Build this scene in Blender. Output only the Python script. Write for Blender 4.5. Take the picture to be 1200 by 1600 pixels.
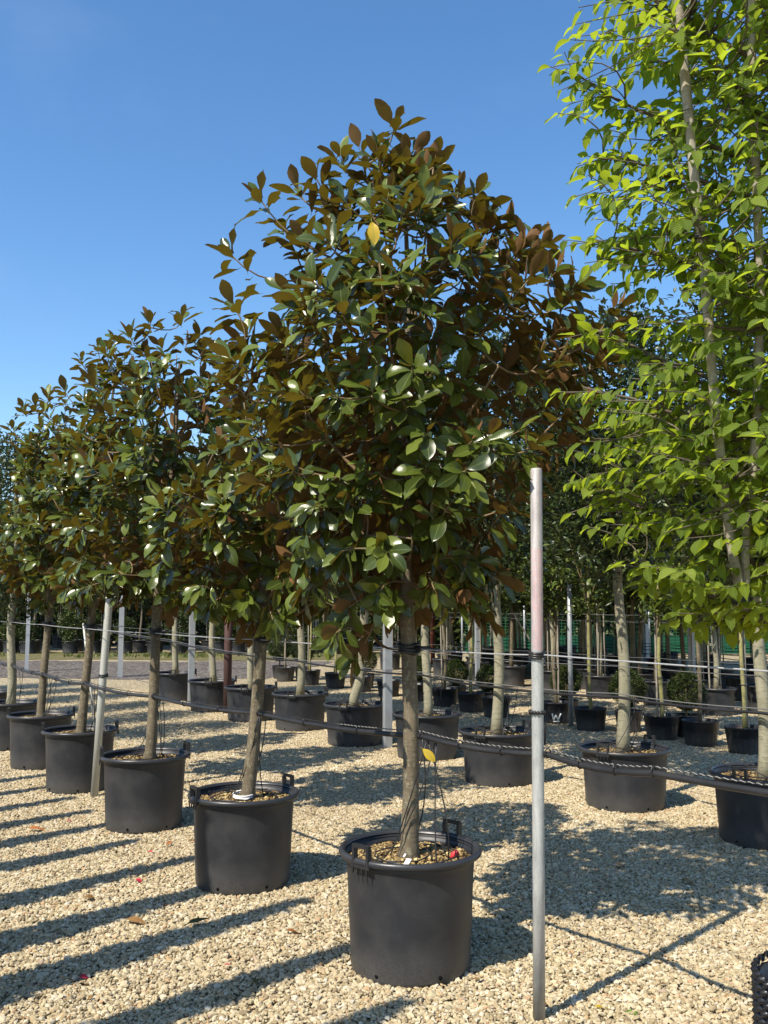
import bpy, math, random
import numpy as np
from mathutils import Vector, Matrix, Quaternion

for o in list(bpy.data.objects):
    bpy.data.objects.remove(o, do_unlink=True)
scene = bpy.context.scene
COL = scene.collection
R = math.radians

# ------------------------------------------------------------------ camera
CAM_Z = 1.64
PITCH = math.atan(143 / 1450.0)
cam_d = bpy.data.cameras.new("camera")
cam = bpy.data.objects.new("camera", cam_d)
COL.objects.link(cam)
cam.location = (0, 0, CAM_Z)
cam.rotation_euler = (R(90) + PITCH, 0, 0)
cam_d.sensor_fit = 'VERTICAL'
cam_d.sensor_height = 36.0
cam_d.sensor_width = 27.0
cam_d.lens = 36.0 * 1450 / 1600
cam_d.clip_start = 0.05
cam_d.clip_end = 2000
scene.camera = cam

# ------------------------------------------------------------------ sky, sun, exposure
SUN_EL = R(49.5)
SUN_AZ = Vector((-0.70, -0.715))           # where the sun stands, seen from above
SUN_AZ.normalize()
world = bpy.data.worlds.new("World")
scene.world = world
world.use_nodes = True
wn = world.node_tree.nodes
wl = world.node_tree.links
wn.clear()
w_out = wn.new('ShaderNodeOutputWorld')
w_bg = wn.new('ShaderNodeBackground')
w_sky = wn.new('ShaderNodeTexSky')
w_sky.sky_type = 'NISHITA'
w_sky.sun_disc = False
w_sky.sun_elevation = SUN_EL
w_sky.sun_rotation = math.atan2(SUN_AZ.x, SUN_AZ.y)
w_sky.altitude = 0
w_sky.air_density = 1.0
w_sky.dust_density = 0.4
w_sky.ozone_density = 2.0
w_bg.inputs['Strength'].default_value = 0.15
w_hs = wn.new('ShaderNodeHueSaturation')
w_hs.inputs['Saturation'].default_value = 1.22
wl.new(w_sky.outputs['Color'], w_hs.inputs['Color'])
# a little thin cirrus, the same all over the sky
w_tc = wn.new('ShaderNodeTexCoord')
w_mp = wn.new('ShaderNodeMapping'); w_mp.inputs['Scale'].default_value = (1.2, 3.0, 2.2); w_mp.inputs['Location'].default_value = (0.35, 0.1, 0.0)
w_nz = wn.new('ShaderNodeTexNoise'); w_nz.inputs['Scale'].default_value = 2.6; w_nz.inputs['Detail'].default_value = 7; w_nz.inputs['Roughness'].default_value = 0.6; w_nz.inputs['Distortion'].default_value = 0.3
w_rp = wn.new('ShaderNodeValToRGB')
w_rp.color_ramp.elements[0].position = 0.58; w_rp.color_ramp.elements[0].color = (0, 0, 0, 1)
w_rp.color_ramp.elements[1].position = 0.85; w_rp.color_ramp.elements[1].color = (0.05, 0.05, 0.05, 1)
w_mx = wn.new('ShaderNodeMix'); w_mx.data_type = 'RGBA'
w_mx.inputs[7].default_value = (5.2, 5.6, 6.2, 1)
wl.new(w_tc.outputs['Generated'], w_mp.inputs['Vector']); wl.new(w_mp.outputs[0], w_nz.inputs['Vector'])
wl.new(w_nz.outputs['Fac'], w_rp.inputs[0]); wl.new(w_rp.outputs[0], w_mx.inputs[0])
wl.new(w_hs.outputs['Color'], w_mx.inputs[6])
wl.new(w_mx.outputs[2], w_bg.inputs['Color'])
wl.new(w_bg.outputs[0], w_out.inputs['Surface'])

sun_d = bpy.data.lights.new("sun", 'SUN')
sun = bpy.data.objects.new("sun", sun_d)
COL.objects.link(sun)
sun_d.energy = 5.0
sun_d.angle = R(0.55)
sun_d.color = (1.0, 0.93, 0.80)
to_sun = Vector((SUN_AZ.x * math.cos(SUN_EL), SUN_AZ.y * math.cos(SUN_EL), math.sin(SUN_EL)))
sun.rotation_euler = (-to_sun).to_track_quat('-Z', 'Y').to_euler()
sun.location = (-8, -8, 14)

scene.view_settings.view_transform = 'Standard'
scene.view_settings.look = 'None'
scene.view_settings.exposure = 0.52
scene.view_settings.gamma = 1.0
scene.view_settings.use_curve_mapping = False
scene.render.engine = 'CYCLES'
scene.cycles.max_bounces = 6
scene.cycles.diffuse_bounces = 2
scene.cycles.glossy_bounces = 2
scene.cycles.transmission_bounces = 4
scene.cycles.transparent_max_bounces = 4
scene.cycles.caustics_reflective = False
scene.cycles.caustics_refractive = False

# ------------------------------------------------------------------ object helpers
def empty(name, loc, label=None, cat=None, group=None, rz=0.0):
    o = bpy.data.objects.new(name, None)
    COL.objects.link(o)
    o.empty_display_size = 0.1
    o.location = loc
    o.rotation_euler = (0, 0, rz)
    tag(o, label, cat, group)
    return o

def tag(o, label=None, cat=None, group=None, kind=None):
    if label: o['label'] = label
    if cat: o['category'] = cat
    if group: o['group'] = group
    if kind: o['kind'] = kind
    return o

def link_mesh(name, me, parent=None, loc=None):
    o = bpy.data.objects.new(name, me)
    COL.objects.link(o)
    if parent is not None: o.parent = parent
    if loc is not None: o.location = loc
    return o

def copy_tree(o, parent=None):
    c = o.copy()
    COL.objects.link(c)
    if parent is not None: c.parent = parent
    for ch in o.children:
        copy_tree(ch, c)
    return c

class MB:
    """collects simple shapes into one mesh"""
    def __init__(s):
        s.v = []; s.f = []; s.sm = []; s.uv = None
    def add(s, vs, fs, smooth=True):
        b = len(s.v)
        s.v += [tuple(p) for p in vs]
        s.f += [tuple(b + i for i in q) for q in fs]
        s.sm += [smooth] * len(fs)
        return s
    def tube(s, pts, rad, seg=8, cap=True, jit=0.0, rng=None):
        pts = [Vector(p) for p in pts]
        n = len(pts)
        if not hasattr(rad, '__len__'): rad = [rad] * n
        t0 = (pts[1] - pts[0]).normalized()
        up = Vector((0, 0, 1)) if abs(t0.z) < 0.9 else Vector((1, 0, 0))
        a = t0.cross(up).normalized()
        vs = []
        for i in range(n):
            if i == 0: t = pts[1] - pts[0]
            elif i == n - 1: t = pts[-1] - pts[-2]
            else: t = pts[i + 1] - pts[i - 1]
            t.normalize()
            a = (a - t * a.dot(t)).normalized()
            b = t.cross(a)
            for k in range(seg):
                an = 2 * math.pi * k / seg
                rr = rad[i] * (1 + (rng.uniform(-jit, jit) if rng else 0))
                vs.append(pts[i] + a * (rr * math.cos(an)) + b * (rr * math.sin(an)))
        fs = []
        for i in range(n - 1):
            for k in range(seg):
                k2 = (k + 1) % seg
                fs.append((i * seg + k, i * seg + k2, (i + 1) * seg + k2, (i + 1) * seg + k))
        if cap:
            fs.append(tuple(range(seg - 1, -1, -1)))
            fs.append(tuple((n - 1) * seg + k for k in range(seg)))
        return s.add(vs, fs)
    def lathe(s, prof, seg=40, mod=None, smooth=True, close=False):
        vs = []
        for i, (r, z) in enumerate(prof):
            for k in range(seg):
                an = 2 * math.pi * k / seg
                rr = r * (mod(an, z, i) if mod else 1)
                vs.append((rr * math.cos(an), rr * math.sin(an), z))
        fs = []
        for i in range(len(prof) - 1):
            for k in range(seg):
                k2 = (k + 1) % seg
                fs.append((i * seg + k, i * seg + k2, (i + 1) * seg + k2, (i + 1) * seg + k))
        if close:
            fs.append(tuple(range(seg - 1, -1, -1)))
        return s.add(vs, fs, smooth)
    def box(s, c, d, rz=0.0, mat=None):
        hx, hy, hz = d[0] / 2, d[1] / 2, d[2] / 2
        vs = []
        for x in (-hx, hx):
            for y in (-hy, hy):
                for z in (-hz, hz):
                    p = Vector((x, y, z))
                    p = (mat @ p) if mat is not None else Matrix.Rotation(rz, 3, 'Z') @ p
                    vs.append(p + Vector(c))
        fs = [(0, 1, 3, 2), (4, 6, 7, 5), (0, 4, 5, 1), (2, 3, 7, 6), (0, 2, 6, 4), (1, 5, 7, 3)]
        return s.add(vs, fs, False)
    def mesh(s, name, mat):
        me = bpy.data.meshes.new(name)
        me.from_pydata(s.v, [], s.f)
        me.polygons.foreach_set('use_smooth', s.sm)
        if mat: me.materials.append(mat)
        me.update()
        return me
    def build(s, name, mat, parent=None, loc=None):
        return link_mesh(name, s.mesh(name, mat), parent, loc)

def np_mesh(name, V, F, mat, uv=None, var=None, smooth=True):
    """V (n,3), F (m,3|4) -> mesh"""
    me = bpy.data.meshes.new(name)
    V = np.ascontiguousarray(V, dtype=np.float32)
    F = np.ascontiguousarray(F, dtype=np.int32)
    m, k = F.shape
    me.vertices.add(len(V)); me.vertices.foreach_set('co', V.ravel())
    me.loops.add(m * k); me.loops.foreach_set('vertex_index', F.ravel())
    me.polygons.add(m)
    me.polygons.foreach_set('loop_start', np.arange(0, m * k, k, dtype=np.int32))
    me.polygons.foreach_set('use_smooth', np.full(m, smooth, dtype=bool))
    me.update(calc_edges=True)
    if uv is not None:
        l = me.uv_layers.new(name='UVMap')
        l.data.foreach_set('uv', np.ascontiguousarray(uv[F.ravel()], dtype=np.float32).ravel())
    if var is not None:
        a = me.attributes.new('var', 'FLOAT', 'POINT')
        a.data.foreach_set('value', np.ascontiguousarray(var, dtype=np.float32))
    if mat: me.materials.append(mat)
    return me

# ------------------------------------------------------------------ materials
class NT:
    def __init__(s, name):
        s.m = bpy.data.materials.new(name)
        s.m.use_nodes = True
        s.t = s.m.node_tree
        s.t.nodes.clear()
        s.out = s.t.nodes.new('ShaderNodeOutputMaterial')
    def n(s, typ, **kw):
        x = s.t.nodes.new(typ)
        for k, v in kw.items():
            setattr(x, k, v)
        return x
    def l(s, a, b):
        s.t.links.new(a, b)
    def val(s, sock, v):
        if hasattr(v, 'links') or isinstance(v, bpy.types.NodeSocket): s.l(v, sock)
        else: sock.default_value = v
    def math(s, op, a, b=0.0, clamp=False):
        x = s.n('ShaderNodeMath', operation=op, use_clamp=clamp)
        s.val(x.inputs[0], a); s.val(x.inputs[1], b)
        return x.outputs[0]
    def mix(s, fac, a, b):
        x = s.n('ShaderNodeMix', data_type='RGBA')
        s.val(x.inputs[0], fac)
        s.val(x.inputs[6], a if not isinstance(a, tuple) else (*a[:3], 1))
        s.val(x.inputs[7], b if not isinstance(b, tuple) else (*b[:3], 1))
        return x.outputs[2]
    def ramp(s, fac, stops, interp='LINEAR'):
        x = s.n('ShaderNodeValToRGB')
        x.color_ramp.interpolation = interp
        e = x.color_ramp.elements
        while len(e) < len(stops): e.new(0.5)
        for i, (p, c) in enumerate(stops):
            e[i].position = p
            e[i].color = (*c, 1) if hasattr(c, '__len__') else (c, c, c, 1)
        s.l(fac, x.inputs[0])
        return x.outputs[0]
    def noise(s, scale, detail=4, rough=0.55, vec=None, dist=0.0):
        x = s.n('ShaderNodeTexNoise')
        x.inputs['Scale'].default_value = scale
        x.inputs['Detail'].default_value = detail
        x.inputs['Roughness'].default_value = rough
        x.inputs['Distortion'].default_value = dist
        if vec is not None: s.l(vec, x.inputs['Vector'])
        return x.outputs['Fac']
    def obj(s):
        return s.n('ShaderNodeTexCoord').outputs['Object']
    def mapping(s, vec, scale=(1, 1, 1), loc=(0, 0, 0)):
        x = s.n('ShaderNodeMapping')
        x.inputs['Scale'].default_value = scale
        x.inputs['Location'].default_value = loc
        s.l(vec, x.inputs['Vector'])
        return x.outputs[0]
    def bump(s, h, strength=0.3, dist=0.01):
        x = s.n('ShaderNodeBump')
        x.inputs['Strength'].default_value = strength
        x.inputs['Distance'].default_value = dist
        s.l(h, x.inputs['Height'])
        return x.outputs[0]
    def bsdf(s, col, rough=0.6, normal=None, metal=0.0, spec=0.5):
        x = s.n('ShaderNodeBsdfPrincipled')
        s.val(x.inputs['Base Color'], (*col, 1) if isinstance(col, tuple) else col)
        s.val(x.inputs['Roughness'], rough)
        s.val(x.inputs['Metallic'], metal)
        x.inputs['Specular IOR Level'].default_value = spec
        if normal is not None: s.l(normal, x.inputs['Normal'])
        return x
    def done(s, sh):
        s.l(sh.outputs[0] if hasattr(sh, 'outputs') else sh, s.out.inputs['Surface'])
        return s.m

def rnd_socket(t):
    a = t.n('ShaderNodeAttribute', attribute_name='var')
    oi = t.n('ShaderNodeObjectInfo')
    return t.math('FRACT', t.math('ADD', a.outputs['Fac'], oi.outputs['Random']))

def leaf_mat(name, tops, under, trans_col, trans=0.25, rough=0.35, under_rough=0.8, rib=(0.2, 0.22, 0.08), veins=0.0, spec=0.5, vein_n=9, spots=0.0):
    t = NT(name)
    r = rnd_socket(t)
    top = t.ramp(r, tops)
    uv = t.n('ShaderNodeUVMap', uv_map='UVMap').outputs[0]
    sep = t.n('ShaderNodeSeparateXYZ'); t.l(uv, sep.inputs[0])
    u, v = sep.outputs[0], sep.outputs[1]
    av = t.math('ABSOLUTE', v)
    ribf = t.math('LESS_THAN', av, 0.07)
    top = t.mix(t.math('MULTIPLY', ribf, 0.6), top, rib)
    fine = t.noise(40, 3, 0.6)
    if spots > 0:
        sp_ = t.noise(26, 3, 0.7, t.n('ShaderNodeNewGeometry').outputs['Position'])
        top = t.mix(t.ramp(sp_, [(0.70, 0.0), (0.735, spots)]), top, (0.15, 0.09, 0.03))
    und = t.mix(fine, tuple(c * 0.75 for c in under), tuple(c * 1.3 for c in under))
    if veins > 0:
        ph = t.math('SUBTRACT', t.math('MULTIPLY', u, vein_n), t.math('MULTIPLY', av, 3.2))
        w = t.math('SINE', t.math('MULTIPLY', ph, 6.2832))
        top = t.mix(t.math('MULTIPLY', t.math('ADD', w, 1.0), 0.24), top, tuple(c * 0.45 for c in rib))
        nrm = t.bump(w, veins, 0.004)
    else:
        nrm = t.bump(fine, 0.12, 0.004)
    geo = t.n('ShaderNodeNewGeometry')
    col = t.mix(geo.outputs['Backfacing'], top, und)
    ro = t.math('ADD', t.math('MULTIPLY', geo.outputs['Backfacing'], under_rough - rough), rough)
    b = t.bsdf(col, ro, nrm, spec=spec)
    tr = t.n('ShaderNodeBsdfTranslucent')
    tc = t.mix(r, tuple(c * 0.8 for c in trans_col), tuple(min(1, c * 1.2) for c in trans_col))
    t.l(tc, tr.inputs['Color'])
    mx = t.n('ShaderNodeMixShader')
    mx.inputs[0].default_value = trans
    t.l(b.outputs[0], mx.inputs[1]); t.l(tr.outputs[0], mx.inputs[2])
    return t.done(mx)

M = {}
M['magnolia_leaf'] = leaf_mat('magnolia_leaf', [(0, (0.030, 0.046, 0.010)), (0.4, (0.052, 0.075, 0.012)), (0.7, (0.085, 0.115, 0.017)), (1, (0.13, 0.16, 0.026))],
                              (0.14, 0.068, 0.022), (0.36, 0.29, 0.02), 0.12, 0.26, 0.75, (0.14, 0.17, 0.05), spec=0.38, spots=0.75)
M['yellow_leaf'] = leaf_mat('yellow_leaf', [(0, (0.55, 0.38, 0.03)), (1, (0.6, 0.42, 0.04))], (0.5, 0.33, 0.03), (0.7, 0.5, 0.03), 0.25, 0.35)
M['hornbeam_leaf'] = leaf_mat('hornbeam_leaf', [(0, (0.065, 0.115, 0.014)), (0.4, (0.125, 0.19, 0.02)), (0.75, (0.19, 0.265, 0.03)), (1, (0.27, 0.34, 0.06))],
                              (0.13, 0.19, 0.035), (0.54, 0.66, 0.035), 0.42, 0.5, 0.6, (0.22, 0.3, 0.06), veins=0.6, spec=0.35)
M['oak_leaf'] = leaf_mat('oak_leaf', [(0, (0.015, 0.028, 0.008)), (0.6, (0.026, 0.045, 0.012)), (0.88, (0.06, 0.085, 0.022)), (1, (0.12, 0.145, 0.045))],
                         (0.06, 0.075, 0.035), (0.16, 0.2, 0.04), 0.10, 0.34, 0.7, (0.1, 0.12, 0.05), spec=0.3)
M['laurel_leaf'] = leaf_mat('laurel_leaf', [(0, (0.02, 0.034, 0.008)), (0.55, (0.04, 0.064, 0.012)), (0.85, (0.10, 0.14, 0.024)), (1, (0.17, 0.2, 0.04))],
                           (0.05, 0.07, 0.022), (0.25, 0.32, 0.04), 0.16, 0.36, 0.6, (0.14, 0.17, 0.06), spec=0.35)
M['box_leaf'] = leaf_mat('box_leaf', [(0, (0.012, 0.022, 0.006)), (0.7, (0.024, 0.042, 0.010)), (1, (0.08, 0.115, 0.02))],
                         (0.03, 0.045, 0.014), (0.14, 0.2, 0.03), 0.08, 0.5, spec=0.25)
M['far_leaf'] = leaf_mat('far_leaf', [(0, (0.012, 0.022, 0.006)), (0.65, (0.025, 0.044, 0.010)), (1, (0.085, 0.115, 0.025))],
                         (0.035, 0.05, 0.018), (0.18, 0.24, 0.04), 0.12, 0.5, spec=0.25)

def bark_mat(name, c1, c2, c3, lich=(0.3, 0.3, 0.2), ring=0.25):
    t = NT(name)
    p = t.obj()
    n1 = t.noise(9, 5, 0.6, t.mapping(p, (1, 1, 0.35)))
    n2 = t.noise(60, 4, 0.7, t.mapping(p, (1, 1, 0.5)))
    rings = t.noise(1.0, 3, 0.7, t.mapping(p, (14, 14, 90)))
    col = t.ramp(n1, [(0.25, c1), (0.5, c2), (0.75, c3)])
    col = t.mix(t.ramp(n2, [(0.55, 0.0), (0.60, 0.7)]), col, lich)
    col = t.mix(t.ramp(rings, [(0.52, 0.0), (0.7, ring)]), col, tuple(c * 0.35 for c in c1))
    h = t.math('ADD', n2, t.math('MULTIPLY', rings, 0.9))
    return t.done(t.bsdf(col, 0.85, t.bump(h, 0.55, 0.004), spec=0.25))

M['magnolia_bark'] = bark_mat('magnolia_bark', (0.075, 0.06, 0.038), (0.14, 0.112, 0.074), (0.23, 0.185, 0.125), (0.26, 0.245, 0.165), 0.45)
M['pale_bark'] = bark_mat('pale_bark', (0.19, 0.17, 0.115), (0.29, 0.265, 0.185), (0.40, 0.365, 0.265), (0.24, 0.25, 0.17), 0.6)
M['green_bark'] = bark_mat('green_bark', (0.16, 0.15, 0.06), (0.27, 0.25, 0.10), (0.36, 0.32, 0.15), (0.4, 0.36, 0.2))
M['twig'] = bark_mat('twig', (0.14, 0.095, 0.05), (0.2, 0.135, 0.075), (0.25, 0.19, 0.11), (0.2, 0.18, 0.1), 0.1)
M['hornbeam_bark'] = bark_mat('hornbeam_bark', (0.075, 0.06, 0.045), (0.12, 0.095, 0.07), (0.17, 0.14, 0.10), (0.17, 0.16, 0.12), 0.1)
M['cane'] = bark_mat('cane', (0.17, 0.145, 0.11), (0.28, 0.245, 0.195), (0.42, 0.38, 0.32), (0.4, 0.37, 0.3), 0.25)

def plastic(name, c, rough=0.45, dust=(0.115, 0.108, 0.098), dustf=0.22):
    t = NT(name)
    p = t.obj()
    big = t.noise(5, 5, 0.65, p)
    fine = t.noise(90, 3, 0.6, p)
    scr = t.noise(1.0, 3, 0.6, t.mapping(p, (9, 9, 30)), 2.5)
    sep = t.n('ShaderNodeSeparateXYZ'); t.l(p, sep.inputs[0])
    low = t.math('SUBTRACT', 1.0, t.math('MULTIPLY', sep.outputs[2], 5.0), True)   # splashed grit near the foot
    f = t.math('MULTIPLY', t.ramp(big, [(0.42, 0.0), (0.68, 1.0)]), dustf)
    f = t.math('ADD', f, t.math('MULTIPLY', t.math('MULTIPLY', low, fine), 0.9), True)
    col = t.mix(f, c, dust)
    col = t.mix(t.ramp(scr, [(0.68, 0.0), (0.76, 0.2)]), col, (0.16, 0.155, 0.15))
    ro = t.math('ADD', t.math('MULTIPLY', big, 0.25), rough - 0.08)
    return t.done(t.bsdf(col, ro, t.bump(t.math('ADD', fine, t.math('MULTIPLY', big, 2.0)), 0.08, 0.004), spec=0.45))

M['pot'] = plastic('pot', (0.021, 0.022, 0.026), 0.43, dustf=0.2)
M['pot_dark'] = plastic('pot_dark', (0.014, 0.0145, 0.017), 0.42, dustf=0.25)
M['rim'] = plastic('rim', (0.028, 0.029, 0.033), 0.33, dustf=0.12)
M['black_plastic'] = plastic('black_plastic', (0.02, 0.02, 0.022), 0.35, dustf=0.08)
M['pipe'] = plastic('pipe', (0.018, 0.018, 0.020), 0.38, dustf=0.10)

def soil_mat():
    t = NT('soil')
    p = t.obj()
    vo = t.n('ShaderNodeTexVoronoi'); vo.inputs['Scale'].default_value = 95
    t.l(p, vo.inputs['Vector'])
    n1 = t.noise(5, 4, 0.6, p)
    sepc = t.n('ShaderNodeSeparateColor'); t.l(vo.outputs['Color'], sepc.inputs[0])
    a = t.ramp(sepc.outputs[0], [(0, (0.04, 0.026, 0.016)), (0.45, (0.12, 0.075, 0.04)), (0.75, (0.26, 0.18, 0.09)), (1, (0.38, 0.30, 0.16))])
    b = t.ramp(sepc.outputs[1], [(0, (0.10, 0.07, 0.035)), (0.5, (0.34, 0.25, 0.10)), (1, (0.5, 0.4, 0.2))])
    col = t.mix(t.ramp(n1, [(0.4, 0.0), (0.6, 1.0)]), a, b)
    return t.done(t.bsdf(col, 0.95, t.bump(vo.outputs['Distance'], 0.9, 0.01), spec=0.15))
M['soil'] = soil_mat()

def chip_mat():
    t = NT('mulch')
    r = rnd_socket(t)
    col = t.ramp(r, [(0, (0.06, 0.035, 0.02)), (0.4, (0.2, 0.13, 0.06)), (0.75, (0.38, 0.27, 0.11)), (1, (0.5, 0.4, 0.2))])
    return t.done(t.bsdf(col, 0.9, spec=0.2))
M['mulch'] = chip_mat()

def metal(name, c, rough, paint=None):
    t = NT(name)
    p = t.obj()
    n1 = t.noise(25, 5, 0.7, t.mapping(p, (1, 1, 0.3)))
    n2 = t.noise(140, 2, 0.5, p)
    col = t.mix(n1, tuple(x * 0.72 for x in c), tuple(min(1, x * 1.2) for x in c))
    col = t.mix(t.ramp(n2, [(0.6, 0.0), (0.75, 0.4)]), col, tuple(x * 0.5 for x in c))
    met = 0.35
    if paint:
        # red spray paint on the far side of the post between two heights, worn through in specks
        sep = t.n('ShaderNodeSeparateXYZ'); t.l(p, sep.inputs[0])
        z = t.math('ADD', sep.outputs[2], t.math('MULTIPLY', t.math('SUBTRACT', n1, 0.5), 0.12))
        f = t.math('MULTIPLY', t.ramp(z, [(paint[1] - 0.004, 0.0), (paint[1], 1.0)]), t.math('LESS_THAN', z, paint[2]))
        side = t.ramp(t.math('ADD', t.math('MULTIPLY', sep.outputs[0], 14.0), 0.5), [(0.35, 0.45), (0.72, 1.0)])
        wear = t.ramp(n2, [(0.40, 0.35), (0.56, 1.0)])
        f = t.math('MULTIPLY', t.math('MULTIPLY', f, side), wear)
        col = t.mix(t.math('MULTIPLY', f, 0.9), col, paint[0])
        met = t.math('MULTIPLY', t.math('SUBTRACT', 1.0, f), 0.35)
    return t.done(t.bsdf(col, rough, t.bump(n2, 0.08, 0.003), met, 0.4))

def ramp_height_fix(m):
    return m
M['steel_painted'] = metal('steel_painted', (0.42, 0.43, 0.43), 0.5)
M['steel'] = metal('steel', (0.40, 0.42, 0.44), 0.45)
M['steel_white'] = metal('steel_white', (0.50, 0.50, 0.45), 0.6)
M['rust_post'] = metal('rust_post', (0.11, 0.06, 0.055), 0.7)
M['red_post'] = metal('red_post', (0.22, 0.07, 0.045), 0.7)
M['wire'] = metal('wire', (0.45, 0.45, 0.46), 0.4)

def flat(name, c, rough=0.6, spec=0.4, var=0.25, sc=30):
    t = NT(name)
    n = t.noise(sc, 4, 0.6, t.obj())
    col = t.mix(n, tuple(x * (1 - var) for x in c), tuple(min(1, x * (1 + var)) for x in c))
    return t.done(t.bsdf(col, rough, t.bump(n, 0.15, 0.003), spec=spec))
M['cord_white'] = flat('cord_white', (0.27, 0.26, 0.24))
M['cord_grey'] = flat('cord_grey', (0.14, 0.14, 0.14))
M['label_white'] = flat('label_white', (0.78, 0.78, 0.76), 0.45)
M['label_red'] = flat('label_red', (0.6, 0.04, 0.05), 0.45)
M['paint_white'] = flat('paint_white', (0.72, 0.72, 0.70), 0.7)
M['mesh_green'] = flat('mesh_green', (0.012, 0.10, 0.05), 0.6)
M['cypress'] = flat('cypress', (0.035, 0.06, 0.02), 0.7)
M['dead_orange'] = leaf_mat('dead_orange', [(0, (0.38, 0.12, 0.03)), (1, (0.50, 0.19, 0.05))], (0.42, 0.16, 0.05), (0.5, 0.2, 0.04), 0.1, 0.5, rib=(0.5, 0.25, 0.1))
M['dead_brown'] = leaf_mat('dead_brown', [(0, (0.17, 0.08, 0.03)), (1, (0.28, 0.15, 0.05))], (0.25, 0.13, 0.05), (0.3, 0.15, 0.04), 0.08, 0.5, rib=(0.4, 0.25, 0.1))
M['dead_green'] = leaf_mat('dead_green', [(0, (0.06, 0.075, 0.02)), (1, (0.09, 0.1, 0.03))], (0.2, 0.2, 0.07), (0.2, 0.2, 0.04), 0.08, 0.35, rib=(0.3, 0.3, 0.12))
M['red_petal'] = leaf_mat('red_petal', [(0, (0.5, 0.02, 0.05)), (1, (0.62, 0.05, 0.08))], (0.5, 0.05, 0.08), (0.6, 0.06, 0.08), 0.15, 0.5, rib=(0.55, 0.05, 0.08))
M['sprout'] = leaf_mat('sprout', [(0, (0.12, 0.25, 0.02)), (1, (0.16, 0.3, 0.03))], (0.14, 0.24, 0.04), (0.4, 0.6, 0.04), 0.3, 0.5)

def gravel_ramp(t, r):
    return t.ramp(r, [(0.0, (0.20, 0.15, 0.085)), (0.12, (0.33, 0.26, 0.15)), (0.35, (0.455, 0.37, 0.222)), (0.6, (0.535, 0.45, 0.288)),
                      (0.8, (0.59, 0.51, 0.35)), (0.9, (0.66, 0.60, 0.48)), (0.955, (0.48, 0.34, 0.17)), (0.985, (0.45, 0.26, 0.14)), (1.0, (0.30, 0.27, 0.23))])

def gravel_stone():
    t = NT('gravel_stone')
    a = t.n('ShaderNodeAttribute', attribute_name='var')
    g = t.n('ShaderNodeNewGeometry')
    big = t.noise(0.9, 3, 0.6, g.outputs['Position'])
    patch = t.noise(260, 2, 0.5, g.outputs['Position'])
    col = gravel_ramp(t, a.outputs['Fac'])
    col = t.mix(t.ramp(big, [(0.38, 0.0), (0.72, 0.42)]), col, (0.34, 0.26, 0.155))
    col = t.mix(t.math('MULTIPLY', patch, 0.25), col, (0.33, 0.26, 0.17))
    return t.done(t.bsdf(col, 0.9, t.bump(patch, 0.25, 0.002), spec=0.2))
M['gravel_stone'] = gravel_stone()

def ground_mat(name, cells, scale, tint=None, amount=0.0, gap=(0.12, 0.09, 0.055)):
    t = NT(name)
    g = t.n('ShaderNodeNewGeometry')
    p = g.outputs['Position']
    vo = t.n('ShaderNodeTexVoronoi'); vo.inputs['Scale'].default_value = scale
    t.l(p, vo.inputs['Vector'])
    sc = t.n('ShaderNodeSeparateColor'); t.l(vo.outputs['Color'], sc.inputs[0])
    col = t.ramp(sc.outputs[0], cells) if cells else gravel_ramp(t, sc.outputs[0])
    big = t.noise(0.5, 4, 0.6, p)
    if tint: col = t.mix(t.ramp(big, [(0.4, 0.0), (0.7, amount)]), col, tint)
    col = t.mix(t.ramp(vo.outputs['Distance'], [(0.45, 0.0), (0.8, 0.7)]), col, gap)
    h = t.math('SUBTRACT', 1.0, vo.outputs['Distance'])
    return t.done(t.bsdf(col, 0.95, t.bump(h, 1.0, 0.02), spec=0.15))
M['ground'] = ground_mat('ground', None, 42, (0.40, 0.31, 0.19), 0.3)
M['grey_gravel'] = ground_mat('grey_gravel', [(0, (0.05, 0.043, 0.037)), (0.5, (0.115, 0.10, 0.087)), (1, (0.25, 0.215, 0.185))], 16, (0.2, 0.17, 0.14), 0.3, (0.07, 0.06, 0.055))
M['verge'] = ground_mat('verge', [(0, (0.10, 0.09, 0.04)), (0.5, (0.16, 0.14, 0.06)), (1, (0.25, 0.21, 0.11))], 25, (0.09, 0.11, 0.03), 0.8)
M['grass'] = leaf_mat('grass', [(0, (0.06, 0.08, 0.02)), (0.5, (0.11, 0.12, 0.035)), (1, (0.22, 0.18, 0.08))], (0.1, 0.12, 0.03), (0.3, 0.35, 0.05), 0.25, 0.6)

# ------------------------------------------------------------------ setting: ground, path, verge
mb = MB()
mb.add([(-500, -120, 0), (500, -120, 0), (500, 700, 0), (-500, 700, 0)], [(0, 1, 2, 3)], False)
tag(mb.build('ground', M['ground']), 'pale cream gravel yard under the potted trees', None, None, 'structure')
def strip(name, mat, pts, z, label):
    r_ = random.Random(len(name))
    out = []
    for (a, b_), (c, d) in zip(pts, pts[1:] + pts[:1]):
        m_ = max(1, int(math.hypot(c - a, d - b_) / 0.35))
        for k in range(m_):
            j = 0.0 if k == 0 else 0.16
            out.append((a + (c - a) * k / m_, b_ + (d - b_) * k / m_ + r_.uniform(-j, j) + j * 1.2 * math.sin(k * 0.31)))
    pts = out
    b = MB(); b.add([(x, y, z) for x, y in pts], [tuple(range(len(pts)))], False)
    tag(b.build(name, mat), label, None, None, 'structure')
strip('path', M['grey_gravel'], [(-60, 21.6), (-2.6, 20.4), (-1.4, 26.6), (-60, 28.6)], 0.004, 'grey gravel drive crossing behind the potted trees')
strip('verge', M['verge'], [(-60, 29.4), (-1.0, 27.0), (2.0, 31.5), (-60, 34)], 0.008, 'thin grassy verge beyond the grey drive')

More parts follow.
